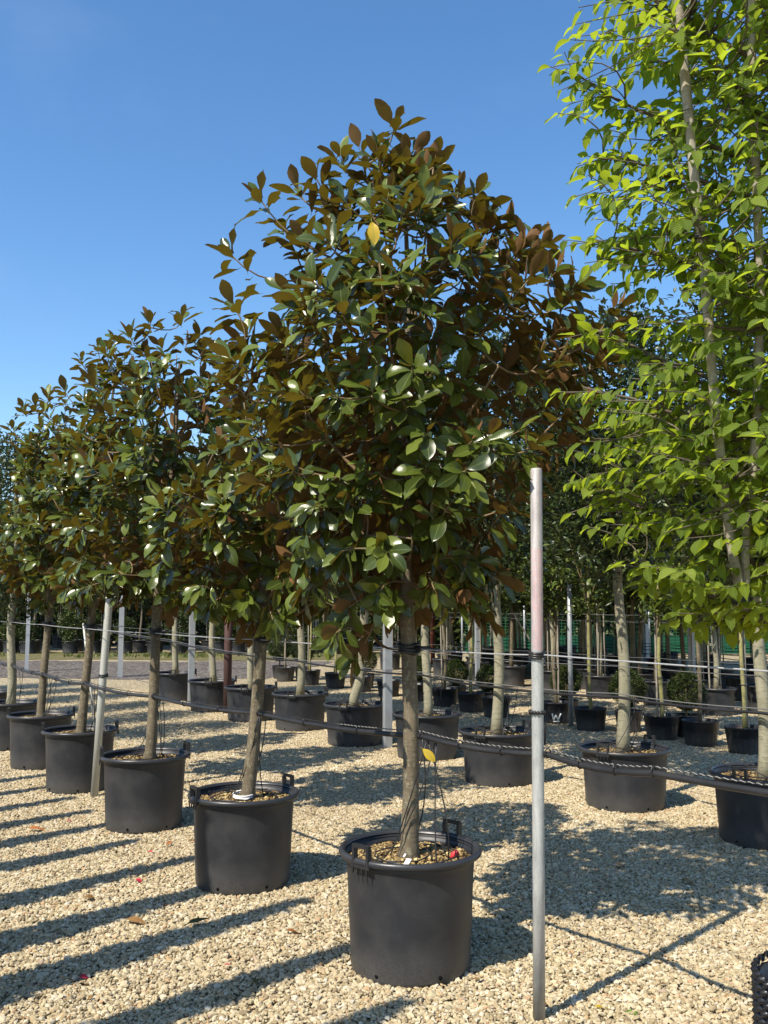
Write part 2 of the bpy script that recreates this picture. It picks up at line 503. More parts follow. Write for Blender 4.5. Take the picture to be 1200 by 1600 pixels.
# gravel: loose stones, one object; a patch of stones is repeated over the yard, turned and mirrored
rng = np.random.default_rng(5)
def icosa():
    p = (1 + 5 ** 0.5) / 2
    v = np.array([(-1, p, 0), (1, p, 0), (-1, -p, 0), (1, -p, 0), (0, -1, p), (0, 1, p), (0, -1, -p), (0, 1, -p), (p, 0, -1), (p, 0, 1), (-p, 0, -1), (-p, 0, 1)], float)
    v /= np.linalg.norm(v[0])
    f = np.array([(0, 11, 5), (0, 5, 1), (0, 1, 7), (0, 7, 10), (0, 10, 11), (1, 5, 9), (5, 11, 4), (11, 10, 2), (10, 7, 6), (7, 1, 8),
                  (3, 9, 4), (3, 4, 2), (3, 2, 6), (3, 6, 8), (3, 8, 9), (4, 9, 5), (2, 4, 11), (6, 2, 10), (8, 6, 7), (9, 8, 1)])
    return v, f
def rand_rot(rng, n, tilt):
    a = rng.uniform(0, 2 * np.pi, n); b = rng.normal(0, tilt, n); c = rng.normal(0, tilt, n)
    ca, sa, cb, sb, cc, sc = np.cos(a), np.sin(a), np.cos(b), np.sin(b), np.cos(c), np.sin(c)
    Z = np.zeros(n); O = np.ones(n)
    Rz = np.stack([np.stack([ca, -sa, Z], -1), np.stack([sa, ca, Z], -1), np.stack([Z, Z, O], -1)], 1)
    Rx = np.stack([np.stack([O, Z, Z], -1), np.stack([Z, cb, -sb], -1), np.stack([Z, sb, cb], -1)], 1)
    Ry = np.stack([np.stack([cc, Z, sc], -1), np.stack([Z, O, Z], -1), np.stack([-sc, Z, cc], -1)], 1)
    return Rx @ Ry @ Rz
TILE = 1.15
NS = 9800
v0, f0 = icosa()
sz = rng.lognormal(0, 0.30, NS) * 0.0083
sz = np.clip(sz, 0.005, 0.021)
dims = np.stack([sz * rng.uniform(1.0, 1.5, NS), sz * rng.uniform(0.75, 1.05, NS), sz * rng.uniform(0.5, 0.8, NS)], -1)
VV = v0[None] * (1 + rng.uniform(-0.24, 0.24, (NS, 12, 1))) * dims[:, None, :]
VV = np.einsum('nij,nkj->nki', rand_rot(rng, NS, 0.35), VV)
pos = np.stack([rng.uniform(-TILE / 2, TILE / 2, NS), rng.uniform(-TILE / 2, TILE / 2, NS), rng.uniform(0.000, 0.012, NS)], -1)
VV = (VV + pos[:, None, :]).reshape(-1, 3)
FF = (f0[None] + 12 * np.arange(NS)[:, None, None]).reshape(-1, 3)
me = np_mesh('gravel', VV, FF, M['gravel_stone'], var=np.repeat(rng.uniform(0, 1, NS), 12), smooth=False)
gravel = link_mesh('gravel', me)
tag(gravel, 'loose cream gravel stones covering the yard', None, None, 'stuff')
ng = bpy.data.node_groups.new('spread_gravel', 'GeometryNodeTree')
ng.interface.new_socket('Geometry', in_out='INPUT', socket_type='NodeSocketGeometry')
ng.interface.new_socket('Geometry', in_out='OUTPUT', socket_type='NodeSocketGeometry')
gi = ng.nodes.new('NodeGroupInput'); go = ng.nodes.new('NodeGroupOutput')
nx, ny = 22, 14
grid = ng.nodes.new('GeometryNodeMeshGrid')
grid.inputs['Size X'].default_value = (nx - 1) * TILE
grid.inputs['Size Y'].default_value = (ny - 1) * TILE
grid.inputs['Vertices X'].default_value = nx
grid.inputs['Vertices Y'].default_value = ny
tr = ng.nodes.new('GeometryNodeTransform')
tr.inputs['Translation'].default_value = (-1.5, 2.3 + (ny - 1) * TILE / 2, 0.004)
ng.links.new(grid.outputs['Mesh'], tr.inputs['Geometry'])
iop = ng.nodes.new('GeometryNodeInstanceOnPoints')
ng.links.new(tr.outputs[0], iop.inputs['Points'])
ng.links.new(gi.outputs[0], iop.inputs['Instance'])
rv = ng.nodes.new('FunctionNodeRandomValue'); rv.data_type = 'INT'
for s in rv.inputs:
    if s.type == 'INT' and s.name == 'Min': s.default_value = 0
    if s.type == 'INT' and s.name == 'Max': s.default_value = 3
    if s.name == 'Seed': s.default_value = 3
mm = ng.nodes.new('ShaderNodeMath'); mm.operation = 'MULTIPLY'; mm.inputs[1].default_value = math.pi / 2
ng.links.new([s for s in rv.outputs if s.type == 'INT'][0], mm.inputs[0])
cx = ng.nodes.new('ShaderNodeCombineXYZ'); ng.links.new(mm.outputs[0], cx.inputs[2])
e2r = ng.nodes.new('FunctionNodeEulerToRotation'); ng.links.new(cx.outputs[0], e2r.inputs[0])
ng.links.new(e2r.outputs[0], iop.inputs['Rotation'])
rv2 = ng.nodes.new('FunctionNodeRandomValue'); rv2.data_type = 'INT'
for s in rv2.inputs:
    if s.type == 'INT' and s.name == 'Min': s.default_value = 0
    if s.type == 'INT' and s.name == 'Max': s.default_value = 1
    if s.name == 'Seed': s.default_value = 9
m2 = ng.nodes.new('ShaderNodeMath'); m2.operation = 'MULTIPLY_ADD'; m2.inputs[1].default_value = -2.0; m2.inputs[2].default_value = 1.0
ng.links.new([s for s in rv2.outputs if s.type == 'INT'][0], m2.inputs[0])
cs = ng.nodes.new('ShaderNodeCombineXYZ'); cs.inputs[1].default_value = 1; cs.inputs[2].default_value = 1
ng.links.new(m2.outputs[0], cs.inputs[0])
ng.links.new(cs.outputs[0], iop.inputs['Scale'])
# only where the yard is seen closely
ps = ng.nodes.new('GeometryNodeInputPosition'); sp = ng.nodes.new('ShaderNodeSeparateXYZ')
ng.links.new(ps.outputs[0], sp.inputs[0])
ab = ng.nodes.new('ShaderNodeMath'); ab.operation = 'ABSOLUTE'; ng.links.new(sp.outputs[0], ab.inputs[0])
ly = ng.nodes.new('ShaderNodeMath'); ly.operation = 'MULTIPLY_ADD'; ly.inputs[1].default_value = 0.46; ly.inputs[2].default_value = 2.2
ng.links.new(sp.outputs[1], ly.inputs[0])
lt = ng.nodes.new('ShaderNodeMath'); lt.operation = 'LESS_THAN'
ng.links.new(ab.outputs[0], lt.inputs[0]); ng.links.new(ly.outputs[0], lt.inputs[1])
ng.links.new(lt.outputs[0], iop.inputs['Selection'])
ng.links.new(iop.outputs[0], go.inputs[0])
gm = gravel.modifiers.new('spread', 'NODES'); gm.node_group = ng

# ------------------------------------------------------------------ leaf templates
def leaf_template(w=0.23, fold=0.18, curl=0.25, wave=0.03, stations=(0.0, 0.14, 0.32, 0.52, 0.72, 0.88, 1.0), peak=0.55, tip=1.0, petiole=0.12, twist=0.0):
    V = []; UV = []
    n = len(stations)
    for i, t in enumerate(stations):
        hw = w * (math.sin(math.pi * min(1, t ** (math.log(0.5) / math.log(peak)))) ** 0.8) if 0 < t < 1 else 0.004
        if i >= n - 2: hw *= tip
        y = t * math.cos(curl * t * 0.8)
        zc = -curl * t * t * 0.55
        for s in (-1, 0, 1):
            wz = wave * math.sin(t * 9 + s * 1.3) * abs(s)
            tw = twist * t * s * hw
            V.append((s * hw, y, zc + abs(s) * hw * fold * 2 + wz + tw)); UV.append((t, s * 1.0))
    F = []
    for i in range(n - 1):
        for s in range(2):
            a = i * 3 + s
            F.append((a, a + 1, a + 4, a + 3))
    b = len(V)
    V += [(-0.010, -petiole, 0.01), (0.010, -petiole, 0.01), (0.010, 0.0, 0.0), (-0.010, 0.0, 0.0)]
    UV += [(0, 0), (0, 0), (0, 0), (0, 0)]
    F.append((b, b + 1, b + 2, b + 3))
    return np.array(V), np.array(F), np.array(UV)

MAG_LEAVES = [leaf_template(0.215, 0.16, 0.15, 0.02), leaf_template(0.24, 0.12, 0.45, 0.03), leaf_template(0.20, 0.26, -0.15, 0.025),
              leaf_template(0.225, 0.2, 0.8, 0.02), leaf_template(0.21, 0.1, 0.3, 0.045, twist=0.5), leaf_template(0.25, 0.18, 0.0, 0.03, twist=-0.4)]
HORN_LEAVES = [leaf_template(0.27, 0.12, 0.35, 0.02, peak=0.44, tip=0.7, petiole=0.15), leaf_template(0.28, 0.28, 0.6, 0.02, peak=0.46, tip=0.7, petiole=0.15),
               leaf_template(0.25, 0.2, 0.1, 0.03, peak=0.42, tip=0.6, petiole=0.15), leaf_template(0.21, 0.45, 0.5, 0.02, peak=0.45, tip=0.7, petiole=0.15)]
SMALL = [leaf_template(0.22, 0.25, 0.3, 0.0, (0.0, 0.35, 0.7, 1.0), 0.5, 1.0, 0.05), leaf_template(0.2, 0.15, 0.6, 0.0, (0.0, 0.35, 0.7, 1.0), 0.5, 1.0, 0.05)]
def quad_leaf(w, fold):
    return (np.array([(0, 0, 0), (-w, 0.5, fold), (0, 1, -0.1), (w, 0.5, fold)], float), np.array([(0, 3, 2, 1)]), np.array([(0, 0), (0.5, -1), (1, 0), (0.5, 1)], float))
TINY = [quad_leaf(0.3, 0.1), quad_leaf(0.25, -0.06)]

def basis(l, nrm):
    """(N,3) length dirs, (N,3) face normals -> (N,3,3) columns x,y,z"""
    l = l / np.linalg.norm(l, axis=1, keepdims=True)
    n = nrm - l * np.sum(nrm * l, 1, keepdims=True)
    ln = np.linalg.norm(n, axis=1, keepdims=True)
    bad = ln[:, 0] < 1e-4
    n[bad] = np.cross(l[bad], np.array([1.0, 0.1, 0.2]))
    n = n / np.linalg.norm(n, axis=1, keepdims=True)
    x = np.cross(l, n)
    return np.stack([x, l, n], -1)

def foliage_mesh(name, templates, tid, B, P, S, mat, var):
    Vs, Fs, Us, Rs = [], [], [], []
    base = 0
    for k, (tv, tf, tu) in enumerate(templates):
        idx = np.where(tid == k)[0]
        if len(idx) == 0: continue
        w = np.einsum('nij,kj->nki', B[idx], tv) * S[idx][:, None, None] + P[idx][:, None, :]
        Vs.append(w.reshape(-1, 3))
        Fs.append((tf[None] + base + len(tv) * np.arange(len(idx))[:, None, None]).reshape(-1, tf.shape[1]))
        Us.append(np.tile(tu, (len(idx), 1)))
        Rs.append(np.repeat(var[idx], len(tv)))
        base += len(tv) * len(idx)
    return np_mesh(name, np.concatenate(Vs), np.concatenate(Fs), mat, np.concatenate(Us), np.concatenate(Rs))

LEAF_MESH = {}
def leaf_meshes(key, templates, mat):
    if (key, mat.name) not in LEAF_MESH:
        LEAF_MESH[(key, mat.name)] = [np_mesh('leaf', tv, tf, mat, tu) for tv, tf, tu in templates]
    return LEAF_MESH[(key, mat.name)]

CP, SPH = math.cos(PITCH), math.sin(PITCH)
def largest_seen(P, B, S, loc, count, cell=13):
    """indices of the leaves that show largest in the photograph, one per small patch of the view"""
    W = P + np.array(loc)[None] - np.array([0, 0, CAM_Z])[None] + B[:, :, 1] * S[:, None] * 0.5
    dep = W[:, 1] * CP + W[:, 2] * SPH
    up = -W[:, 1] * SPH + W[:, 2] * CP
    px = 600 + 1450 * W[:, 0] / dep; py = 800 - 1450 * up / dep
    view = -W / np.linalg.norm(W, axis=1, keepdims=True)
    area = np.abs(np.sum(view * B[:, :, 2], 1)) * (S / dep) ** 2
    best = {}
    for i in np.argsort(dep):
        if not (-20 < px[i] < 1220 and -20 < py[i] < 1620): continue
        k = (int(px[i] // cell), int(py[i] // cell))
        if k not in best: best[k] = i
    c = sorted(best.values(), key=lambda i: -area[i])
    return np.array(c[:count], int)

def place_leaves(root, key, templates, mat, tid, B, P, S, var, sel):
    ms = leaf_meshes(key, templates, mat)
    for i in sel:
        o = bpy.data.objects.new('leaf', ms[tid[i]])
        COL.objects.link(o)
        o.parent = root
        m = Matrix([list(B[i][0] * S[i]) + [P[i][0]], list(B[i][1] * S[i]) + [P[i][1]], list(B[i][2] * S[i]) + [P[i][2]], [0, 0, 0, 1]])
        o.matrix_basis = m

def interp(prof, z):
    for (z0, r0), (z1, r1) in zip(prof, prof[1:]):
        if z0 <= z <= z1:
            return r0 + (r1 - r0) * (z - z0) / (z1 - z0)
    return 0.02

def bez(a, b, c, n):
    a, b, c = Vector(a), Vector(b), Vector(c)
    return [a * (1 - t) ** 2 + b * (2 * t * (1 - t)) + c * t * t for t in [i / (n - 1) for i in range(n)]]

def trunk_tie(root, p, r):
    b = MB()
    for k in range(3):
        z = p[2] + (k - 1) * 0.016
        pts = [(p[0] + (r + 0.008 + 0.004 * math.sin(3 * a + k)) * math.cos(a), p[1] + (r + 0.008 + 0.004 * math.cos(2 * a + k)) * math.sin(a), z + 0.006 * math.sin(a * 2 + k)) for a in [2 * math.pi * i / 12 for i in range(13)]]
        b.tube(pts, 0.009, 5)
    pts = [(p[0] + r, p[1] - r, p[2]), (p[0] + r + 0.05, p[1] - r - 0.012, p[2] + 0.006), (p[0] + r + 0.085, p[1] - r - 0.012, p[2] - 0.004)]
    b.tube(pts, [0.014, 0.009, 0.005], 5)
    return b.build('trunk_tie', M['black_plastic'], root)

# ------------------------------------------------------------------ magnolias
def magnolia(loc, label, prof, n_ros, seed, lean=(0, 0), off=(0, 0), tips=(), leaf=0.148, n_leaf_objects=300, trunk_r=0.039, group='rust backed magnolias along the front row', tie_z=1.43, droops=(), hang=0.45, pot_h=0.49, yellow=()):
    rr = random.Random(seed)
    rg = np.random.default_rng(seed)
    root = empty('magnolia_tree', (*loc, 0), label, 'tree', group)
    zb, zt = prof[0][0], prof[-1][0]
    def axis(z):
        k = z / zb if z < zb else 1 + (z - zb) / (zt - zb) * 0.6
        wob = 0.012 * math.sin(z * 3.1 + seed)
        f2 = max(0.0, (z - zb) / (zt - zb))
        return Vector((lean[0] * k + off[0] * f2 + wob, lean[1] * k + off[1] * f2 + 0.008 * math.cos(z * 2.3 + seed), z))
    zs = [pot_h - 0.06, pot_h - 0.01, pot_h + 0.06, pot_h + 0.15] + [pot_h + 0.15 + (zb - pot_h) * i / 9 for i in range(1, 10)] + [zb + (zt - 0.25 - zb) * i / 10 for i in range(2, 11)]
    tr = []
    for z in zs:
        if z < zb + 0.1:
            r_ = trunk_r * (1.0 - 0.10 * (z - pot_h)) + max(0, 0.02 - abs(z - pot_h + 0.03) * 0.2) + (0.004 if abs(z - pot_h - 0.19) < 0.06 else 0)
        else:
            r_ = trunk_r * 0.85 * (1 - 0.88 * (z - zb) / (zt - zb))
        tr.append(max(0.005, r_))
    b = MB(); b.tube([axis(z) for z in zs], tr, 14, jit=0.03, rng=rr)
    b.build('trunk', M['magnolia_bark'], root)
    ph = [rr.uniform(0, 6.28) for _ in range(6)]
    def rad(az, z):
        m = 1 + 0.08 * math.sin(2 * az + ph[0] + z * 1.3) + 0.07 * math.sin(3 * az + ph[1] - z * 2.1) + 0.06 * math.sin(5 * az + ph[2] + z * 3)
        return interp(prof, z) * m
    # branches
    samples = []
    nb = 13
    for i in range(nb):
        f = (i + 0.5) / nb
        z0 = zb - 0.02 + (zt - zb) * 0.62 * f
        az = i * 2.4 + rr.uniform(-0.3, 0.3)
        z1 = min(zt - 0.25, z0 + 0.35 + 0.45 * f + rr.uniform(-0.1, 0.25))
        if i < 3: z1 = z0 + rr.uniform(0.0, 0.25)
        R1 = rad(az, z1) * rr.uniform(0.68, 0.85)
        a0 = axis(z0)
        c1 = axis(z1)
        end = Vector((c1.x + R1 * math.cos(az), c1.y + R1 * math.sin(az), z1))
        mid = a0 * 0.45 + end * 0.55 + Vector((0, 0, -0.12 + 0.05 * f))
        pts = bez(a0, mid, end, 8)
        b = MB(); b.tube(pts, [0.017 * (1 - 0.45 * f) * (1 - 0.72 * k / 7) for k in range(8)], 7, jit=0.06, rng=rr)
        b.build('branch', M['twig'], root)
        samples += pts[1:]
    samples += [axis(z) for z in zs if z > zb + 0.2]
    # leaf whorls
    ros = []
    zmid = zb + (zt - zb) * 0.45
    tries = 0
    while len(ros) < n_ros and tries < 40000:
        tries += 1
        z = rr.uniform(zb - 0.02, zt - 0.03)
        az = rr.uniform(0, 2 * math.pi)
        R0 = rad(az, z)
        if rr.random() > R0 / 0.95: continue
        if math.sin(3 * az + ph[3] + 2.3 * z) * math.sin(4.2 * z + ph[4] + az) < -0.30 and rr.random() < 0.85: R0 *= 0.72
        if rr.random() < 0.56: f = rr.uniform(0.80, 1.08)
        else: f = math.sqrt(rr.uniform(0.02, 0.75))
        c = axis(z)
        p = Vector((c.x + f * R0 * math.cos(az), c.y + f * R0 * math.sin(az), z))
        if any((p - q[0]).length < 0.047 for q in ros): continue
        h = (z - zb) / (zt - zb)
        up = -0.05 + 1.5 * h + rr.uniform(-0.4, 0.5)
        if h < 0.16: up -= 0.35
        d = Vector((math.cos(az), math.sin(az), up)) + Vector((rr.uniform(-.35, .35), rr.uniform(-.35, .35), rr.uniform(-.2, .2)))
        ros.append((p, d.normalized(), h, False))
    for t in tips:
        p = Vector(t[:3]); c = axis(min(p.z, zt - 0.3))
        d = Vector(((p.x - c.x) * 0.7, (p.y - c.y) * 0.7, 0.75)).normalized()
        ros.append((p, d, 0.95, True))
    for t in droops:
        p = Vector(t); c = axis(p.z)
        d = Vector((p.x - c.x, p.y - c.y, -0.25)).normalized()
        ros.append((p, d, 0.0, True))
    tw = MB()
    L, N, P, S = [], [], [], []
    ros.sort(key=lambda q: min((q[0] - s_).length for s_ in samples))
    for p, d, h, is_tip in ros:
        # twig
        lo = [s for s in samples if s.z < p.z + 0.05] or samples
        near_ = sorted(lo, key=lambda q: (q - p).length + (0.0 if q.z < p.z else 0.2))[:6]
        s = near_[rr.randint(0, len(near_) - 1)] if is_tip else near_[0]
        ln = (s - p).length
        tl = min(ln * 0.6, 0.30)
        mid = p - d * tl
        if ln > 0.03:
            tp = bez(s, mid, p, 6)
            tw.tube(tp, [0.0055, 0.005, 0.0046, 0.0042, 0.0037, 0.003], 5, cap=False)
            if ln > 0.12: samples += tp[2:5]
        nl = rr.randint(6, 9)
        a0 = rr.uniform(0, 6.28)
        u = d.orthogonal().normalized(); w = d.cross(u)
        droop = 0.95 * max(0, hang - h) / hang * rr.uniform(0.3, 1.3) + rr.uniform(0.0, 0.16)
        cnt = nl + (rr.randint(3, 5) if not is_tip else 5)
        for i in range(cnt):
            az = a0 + i * 2.4
            if i < nl:
                back = i * 0.010
                el = R(22 + 62 * i / nl + rr.uniform(-9, 9))
            else:
                back = 0.09 + (i - nl) * rr.uniform(0.035, 0.06)
                el = R(62 + rr.uniform(-14, 22))
            if back > tl + 0.02: continue
            rd = u * math.cos(az) + w * math.sin(az)
            l = d * math.cos(el) + rd * math.sin(el)
            l.z -= droop * (0.55 + 0.45 * math.sin(el))
            l.normalize()
            n = d - l * d.dot(l)
            n = n + Vector((rr.uniform(-.22, .22), rr.uniform(-.22, .22), 0.25 + rr.uniform(-.15, .2)))
            sc = leaf * rr.uniform(0.72, 1.16) * (0.72 + 0.28 * min(1, (i + 2) / 6))
            base = p - d * back + rd * 0.004 + l * (0.10 * sc)
            L.append(l[:]); N.append(n[:]); P.append(base[:]); S.append(sc)
    L = np.array(L); N = np.array(N); P = np.array(P); S = np.array(S)
    B = basis(L, N)
    tid = rg.integers(0, len(MAG_LEAVES), len(L))
    var = rg.uniform(0, 1, len(L))
    if len(tw.v): tag(tw.build('twigs', M['twig'], root), kind='stuff')
    sel = largest_seen(P, B, S, (*loc, 0), n_leaf_objects)
    place_leaves(root, 'mag', MAG_LEAVES, M['magnolia_leaf'], tid, B, P, S, var, sel)
    rest = np.setdiff1d(np.arange(len(L)), sel)
    fm = foliage_mesh('foliage', MAG_LEAVES, tid[rest], B[rest], P[rest], S[rest], M['magnolia_leaf'], var[rest])
    tag(link_mesh('foliage', fm, root), kind='stuff')
    ym = leaf_meshes('mag', MAG_LEAVES, M['yellow_leaf'])
    for (x, y, z, s, dx, dz) in yellow:
        o = link_mesh('leaf', ym[1], root, (x, y, z))
        Bq = basis(np.array([[dx, -0.35, dz]]), np.array([[0.1, -1.0, 0.35]]))[0]
        o.matrix_basis = Matrix([list(Bq[0] * s) + [x], list(Bq[1] * s) + [y], list(Bq[2] * s) + [z], [0, 0, 0, 1]])
        o['label'] = 'bright yellow leaf among the green ones'
    if tie_z: trunk_tie(root, axis(tie_z), trunk_r)
    return root

PROF1 = [(1.62, 0.25), (1.8, 0.45), (2.1, 0.60), (2.4, 0.70), (2.75, 0.80), (3.0, 0.78), (3.25, 0.62), (3.5, 0.44), (3.7, 0.28), (3.85, 0.12), (3.93, 0.04)]
PROF2 = [(1.50, 0.25), (1.7, 0.48), (2.0, 0.58), (2.3, 0.58), (2.6, 0.50), (2.9, 0.36), (3.1, 0.2), (3.25, 0.06)]
PROF3 = [(1.60, 0.28), (1.85, 0.55), (2.2, 0.70), (2.6, 0.70), (3.0, 0.62), (3.35, 0.46), (3.6, 0.26), (3.74, 0.08)]
PROF4 = [(1.64, 0.25), (1.9, 0.46), (2.4, 0.56), (2.9, 0.54), (3.3, 0.42), (3.65, 0.24), (3.92, 0.06)]
PROF5 = [(1.64, 0.25), (1.9, 0.44), (2.3, 0.52), (2.8, 0.50), (3.2, 0.36), (3.5, 0.18), (3.65, 0.05)]

ROW1 = [(0.12, 4.39), (-0.83, 5.64), (-1.77, 7.03), (-2.70, 8.40), (-3.47, 9.55), (-4.25, 10.70), (-5.05, 11.95), (-5.92, 13.3), (-6.78, 14.65), (-7.64, 16.0), (-8.5, 17.3)]
magnolia(ROW1[0], 'tallest magnolia with rusty leaf undersides, in the nearest pot beside the steel post', PROF1, 360, 11, lean=(-0.01, 0),
         tips=[(-0.07, 0, 4.02), (-0.33, -0.05, 3.80), (0.03, 0.1, 3.80), (-0.72, -0.1, 3.58), (-0.88, 0.05, 3.36), (0.25, 0.05, 3.68), (0.40, 0.0, 3.56), (0.68, 0.1, 3.42), (0.74, -0.1, 3.06), (0.78, 0.1, 2.8),
               (-0.55, 0.1, 3.7), (-0.15, -0.2, 3.75), (0.6, 0.0, 3.42), (-0.84, -0.1, 3.05), (0.14, 0.1, 3.86), (-0.24, 0.1, 3.92), (0.5, 0.1, 3.52), (-0.45, 0.0, 3.72), (-0.62, 0.1, 3.5), (-0.8, 0.0, 2.8), (0.84, 0.0, 2.55)],
         droops=[(0.32, -0.05, 1.66), (0.42, -0.1, 1.75), (-0.28, -0.2, 1.62), (-0.35, -0.25, 1.50), (0.25, -0.2, 1.72), (-0.15, -0.28, 1.68), (-0.26, -0.12, 1.40), (-0.22, -0.05, 1.48), (0.36, 0.02, 1.57), (-0.5, -0.2, 1.7), (0.1, -0.35, 1.7)], leaf=0.143, hang=0.72,
         yellow=[(-0.17, -0.72, 3.20, 0.11, 0.15, -1), (0.055, -0.06, 0.98, 0.085, 0.7, -0.6)])
magnolia(ROW1[1], 'magnolia with a leaning trunk in the second pot of the front row', PROF2, 170, 23, lean=(0.085, 0), off=(0.05, 0),
         tips=[(-0.02, 0, 3.32), (-0.2, 0, 3.2), (0.22, -0.1, 3.1)], droops=[(0.55, -0.2, 1.62), (0.45, -0.3, 1.75), (0.2, -0.35, 1.55)])
magnolia(ROW1[2], 'broad magnolia in the third pot of the front row, right of the whitish pole', PROF3, 230, 37, lean=(0.07, 0), off=(0.1, 0),
         tips=[(0.2, 0, 3.86), (-0.05, 0, 3.82), (0.32, 0.1, 3.74), (-0.2, 0, 3.7), (-0.5, 0, 3.35), (-0.62, 0.1, 3.0), (-0.72, 0, 2.7), (-0.36, -0.1, 3.55)], droops=[(-0.4, -0.3, 1.75), (0.35, -0.3, 1.7)])
magnolia(ROW1[3], 'magnolia in the fourth pot of the front row, just left of the whitish pole', PROF4, 190, 41, lean=(0.06, 0), off=(0.12, 0),
         tips=[(0.2, 0, 4.08), (-0.1, 0, 3.88), (0.3, 0, 3.9), (-0.28, 0.1, 3.62), (-0.42, 0, 3.4), (0.05, 0, 4.0)])
magnolia(ROW1[4], 'slender magnolia in the fifth pot of the front row, second left of the whitish pole', PROF5, 170, 53, lean=(0.03, 0),
         tips=[(0.14, 0, 3.72), (-0.05, 0, 3.8), (-0.3, 0, 3.66), (-0.4, 0, 3.45), (-0.18, 0, 3.7)], n_leaf_objects=300)

# ------------------------------------------------------------------ small leaved crowns
def crown_mesh(name, templates, mat, n, rx, ry, zb, zt, leaf, seed, clumps=90, shell=0.55, droop=0.1, top=0.5, spread=0.15):
    rg = np.random.default_rng(seed)
    a = rg.uniform(0, 2 * np.pi, clumps)
    zz = rg.uniform(0, 1, clumps)
    prof = np.sin(np.pi * np.clip(zz, 0.03, 0.97) ** (math.log(0.5) / math.log(top))) ** 0.6
    f = np.where(rg.uniform(0, 1, clumps) < shell, rg.uniform(0.8, 1.05, clumps), np.sqrt(rg.uniform(0, 0.8, clumps)))
    C = np.stack([rx * prof * f * np.cos(a), ry * prof * f * np.sin(a), zb + zz * (zt - zb)], -1)
    k = rg.integers(0, clumps, n)
    off = rg.normal(0, spread, (n, 3)) * np.array([1, 1, 0.8])
    P = C[k] + off
    D = np.stack([np.cos(a), np.sin(a), 0.3 + zz * 0.9], -1)[k]
    L = D + rg.normal(0, 0.75, (n, 3)); L[:, 2] -= droop
    N = np.array([0, 0, 1.0])[None] + rg.normal(0, 0.6, (n, 3)) + 0.4 * D
    S = leaf * rg.uniform(0.65, 1.25, n)
    B = basis(L, N)
    tid = rg.integers(0, len(templates), n)
    var = np.clip(rg.uniform(0, 1, n) * 0.75 + 0.25 * rg.uniform(0, 1, clumps)[k], 0, 1)
    return foliage_mesh(name, templates, tid, B, P, S, mat, var)

def plain_trunk(pts, radii, mat, seed, seg=10):
    b = MB(); b.tube(pts, radii, seg, jit=0.04, rng=random.Random(seed))
    return b.mesh('trunk', mat)

def limbs_mesh(z0, z1, r, n, seed, mat, thick=0.012):
    rr = random.Random(seed)
    out = []
    for i in range(n):
        az = i * 2.4 + rr.uniform(-.3, .3)
        a = z0 + (z1 - z0) * 0.5 * i / n
        e = (r * 0.7 * math.cos(az), r * 0.7 * math.sin(az), min(z1 - 0.15, a + 0.5 + 0.3 * rr.random()))
        b = MB(); b.tube(bez((0, 0, a), (e[0] * .5, e[1] * .5, a + 0.12), e, 5), [thick, thick * .85, thick * .7, thick * .5, thick * .3], 6)
        out.append(b.mesh('branch', mat))
    return out

def small_tree(name, loc, label, group, trunk, limbs, crown, rz=0.0, sc=1.0):
    root = empty(name, (*loc, 0), label, 'tree', group, rz)
    root.scale = (sc, sc, sc)
    link_mesh('trunk', trunk, root)
    for l in limbs: link_mesh('branch', l, root)
    tag(link_mesh('foliage', crown, root), kind='stuff')
    return root

ORD = ['first', 'second', 'third', 'fourth', 'fifth', 'sixth', 'seventh', 'eighth', 'ninth', 'tenth', 'eleventh', 'twelfth', 'thirteenth', 'fourteenth', 'fifteenth', 'sixteenth', 'seventeenth', 'eighteenth']

# dark evergreen oaks: end of the front row and the whole second row
oak_crowns = [crown_mesh('foliage', SMALL, M['oak_leaf'], 11500, 0.66, 0.66, 1.92, 4.0, 0.070, 100 + i, 190, 0.55) for i in range(3)]
oak_trunks = []
for i in range(3):
    rr = random.Random(200 + i)
    x = 0
    pts = []; rad_ = []
    for k in range(15):
        z = 0.38 + k * 0.2
        pts.append((0.018 * math.sin(k * 0.9 + i), 0.015 * math.cos(k * 0.7 + i), z))
        rad_.append(max(0.01, 0.052 * (1 - 0.035 * k) + (0.012 if k == 0 else 0) - (0.05 * 0.12 * max(0, k - 9) / 2)))
    oak_trunks.append(plain_trunk(pts, rad_, M['pale_bark'], 300 + i, 12))
bent = [(-0.02, 0, 0.38), (-0.01, 0, 0.55), (0.05, 0, 0.72), (0.07, 0, 0.85), (0.055, 0, 1.0), (0.09, 0, 1.2), (0.10, 0, 1.4), (0.11, 0, 1.7), (0.1, 0, 2.2), (0.08, 0, 2.8), (0.05, 0, 3.2)]
oak_bent = plain_trunk(bent, [0.062, 0.055, 0.058, 0.052, 0.05, 0.055, 0.052, 0.047, 0.04, 0.025, 0.012], M['pale_bark'], 310, 12)
oak_limbs = [limbs_mesh(1.95, 3.9, 0.8, 7, 400 + i, M['twig'], 0.018) for i in range(3)] + [limbs_mesh(1.7, 3.9, 0.5, 6, 440 + i, M['twig'], 0.014) for i in range(2)]
ROW2 = [(2.65, 6.60), (1.96, 7.73), (1.06, 8.74), (0.46, 10.10), (-0.34, 11.05), (-1.10, 12.35), (-1.88, 13.28), (-2.63, 14.40), (-3.57, 16.00)]
for i, p in enumerate(ROW2):
    lab = 'dark evergreen in the %s wide pot of the second row from the right' % ORD[i]
    if i == 4: lab = 'dark evergreen with a crooked pale trunk, in the fifth wide pot of the second row'
    small_tree('evergreen_oak', p, lab, 'dark evergreens along the second row', oak_bent if i == 4 else oak_trunks[i % 3], oak_limbs[i % 3], oak_crowns[(i + 1) % 3], rz=(0.0 if i == 4 else i * 1.7), sc=1.0 + 0.03 * ((i * 7) % 3 - 1))
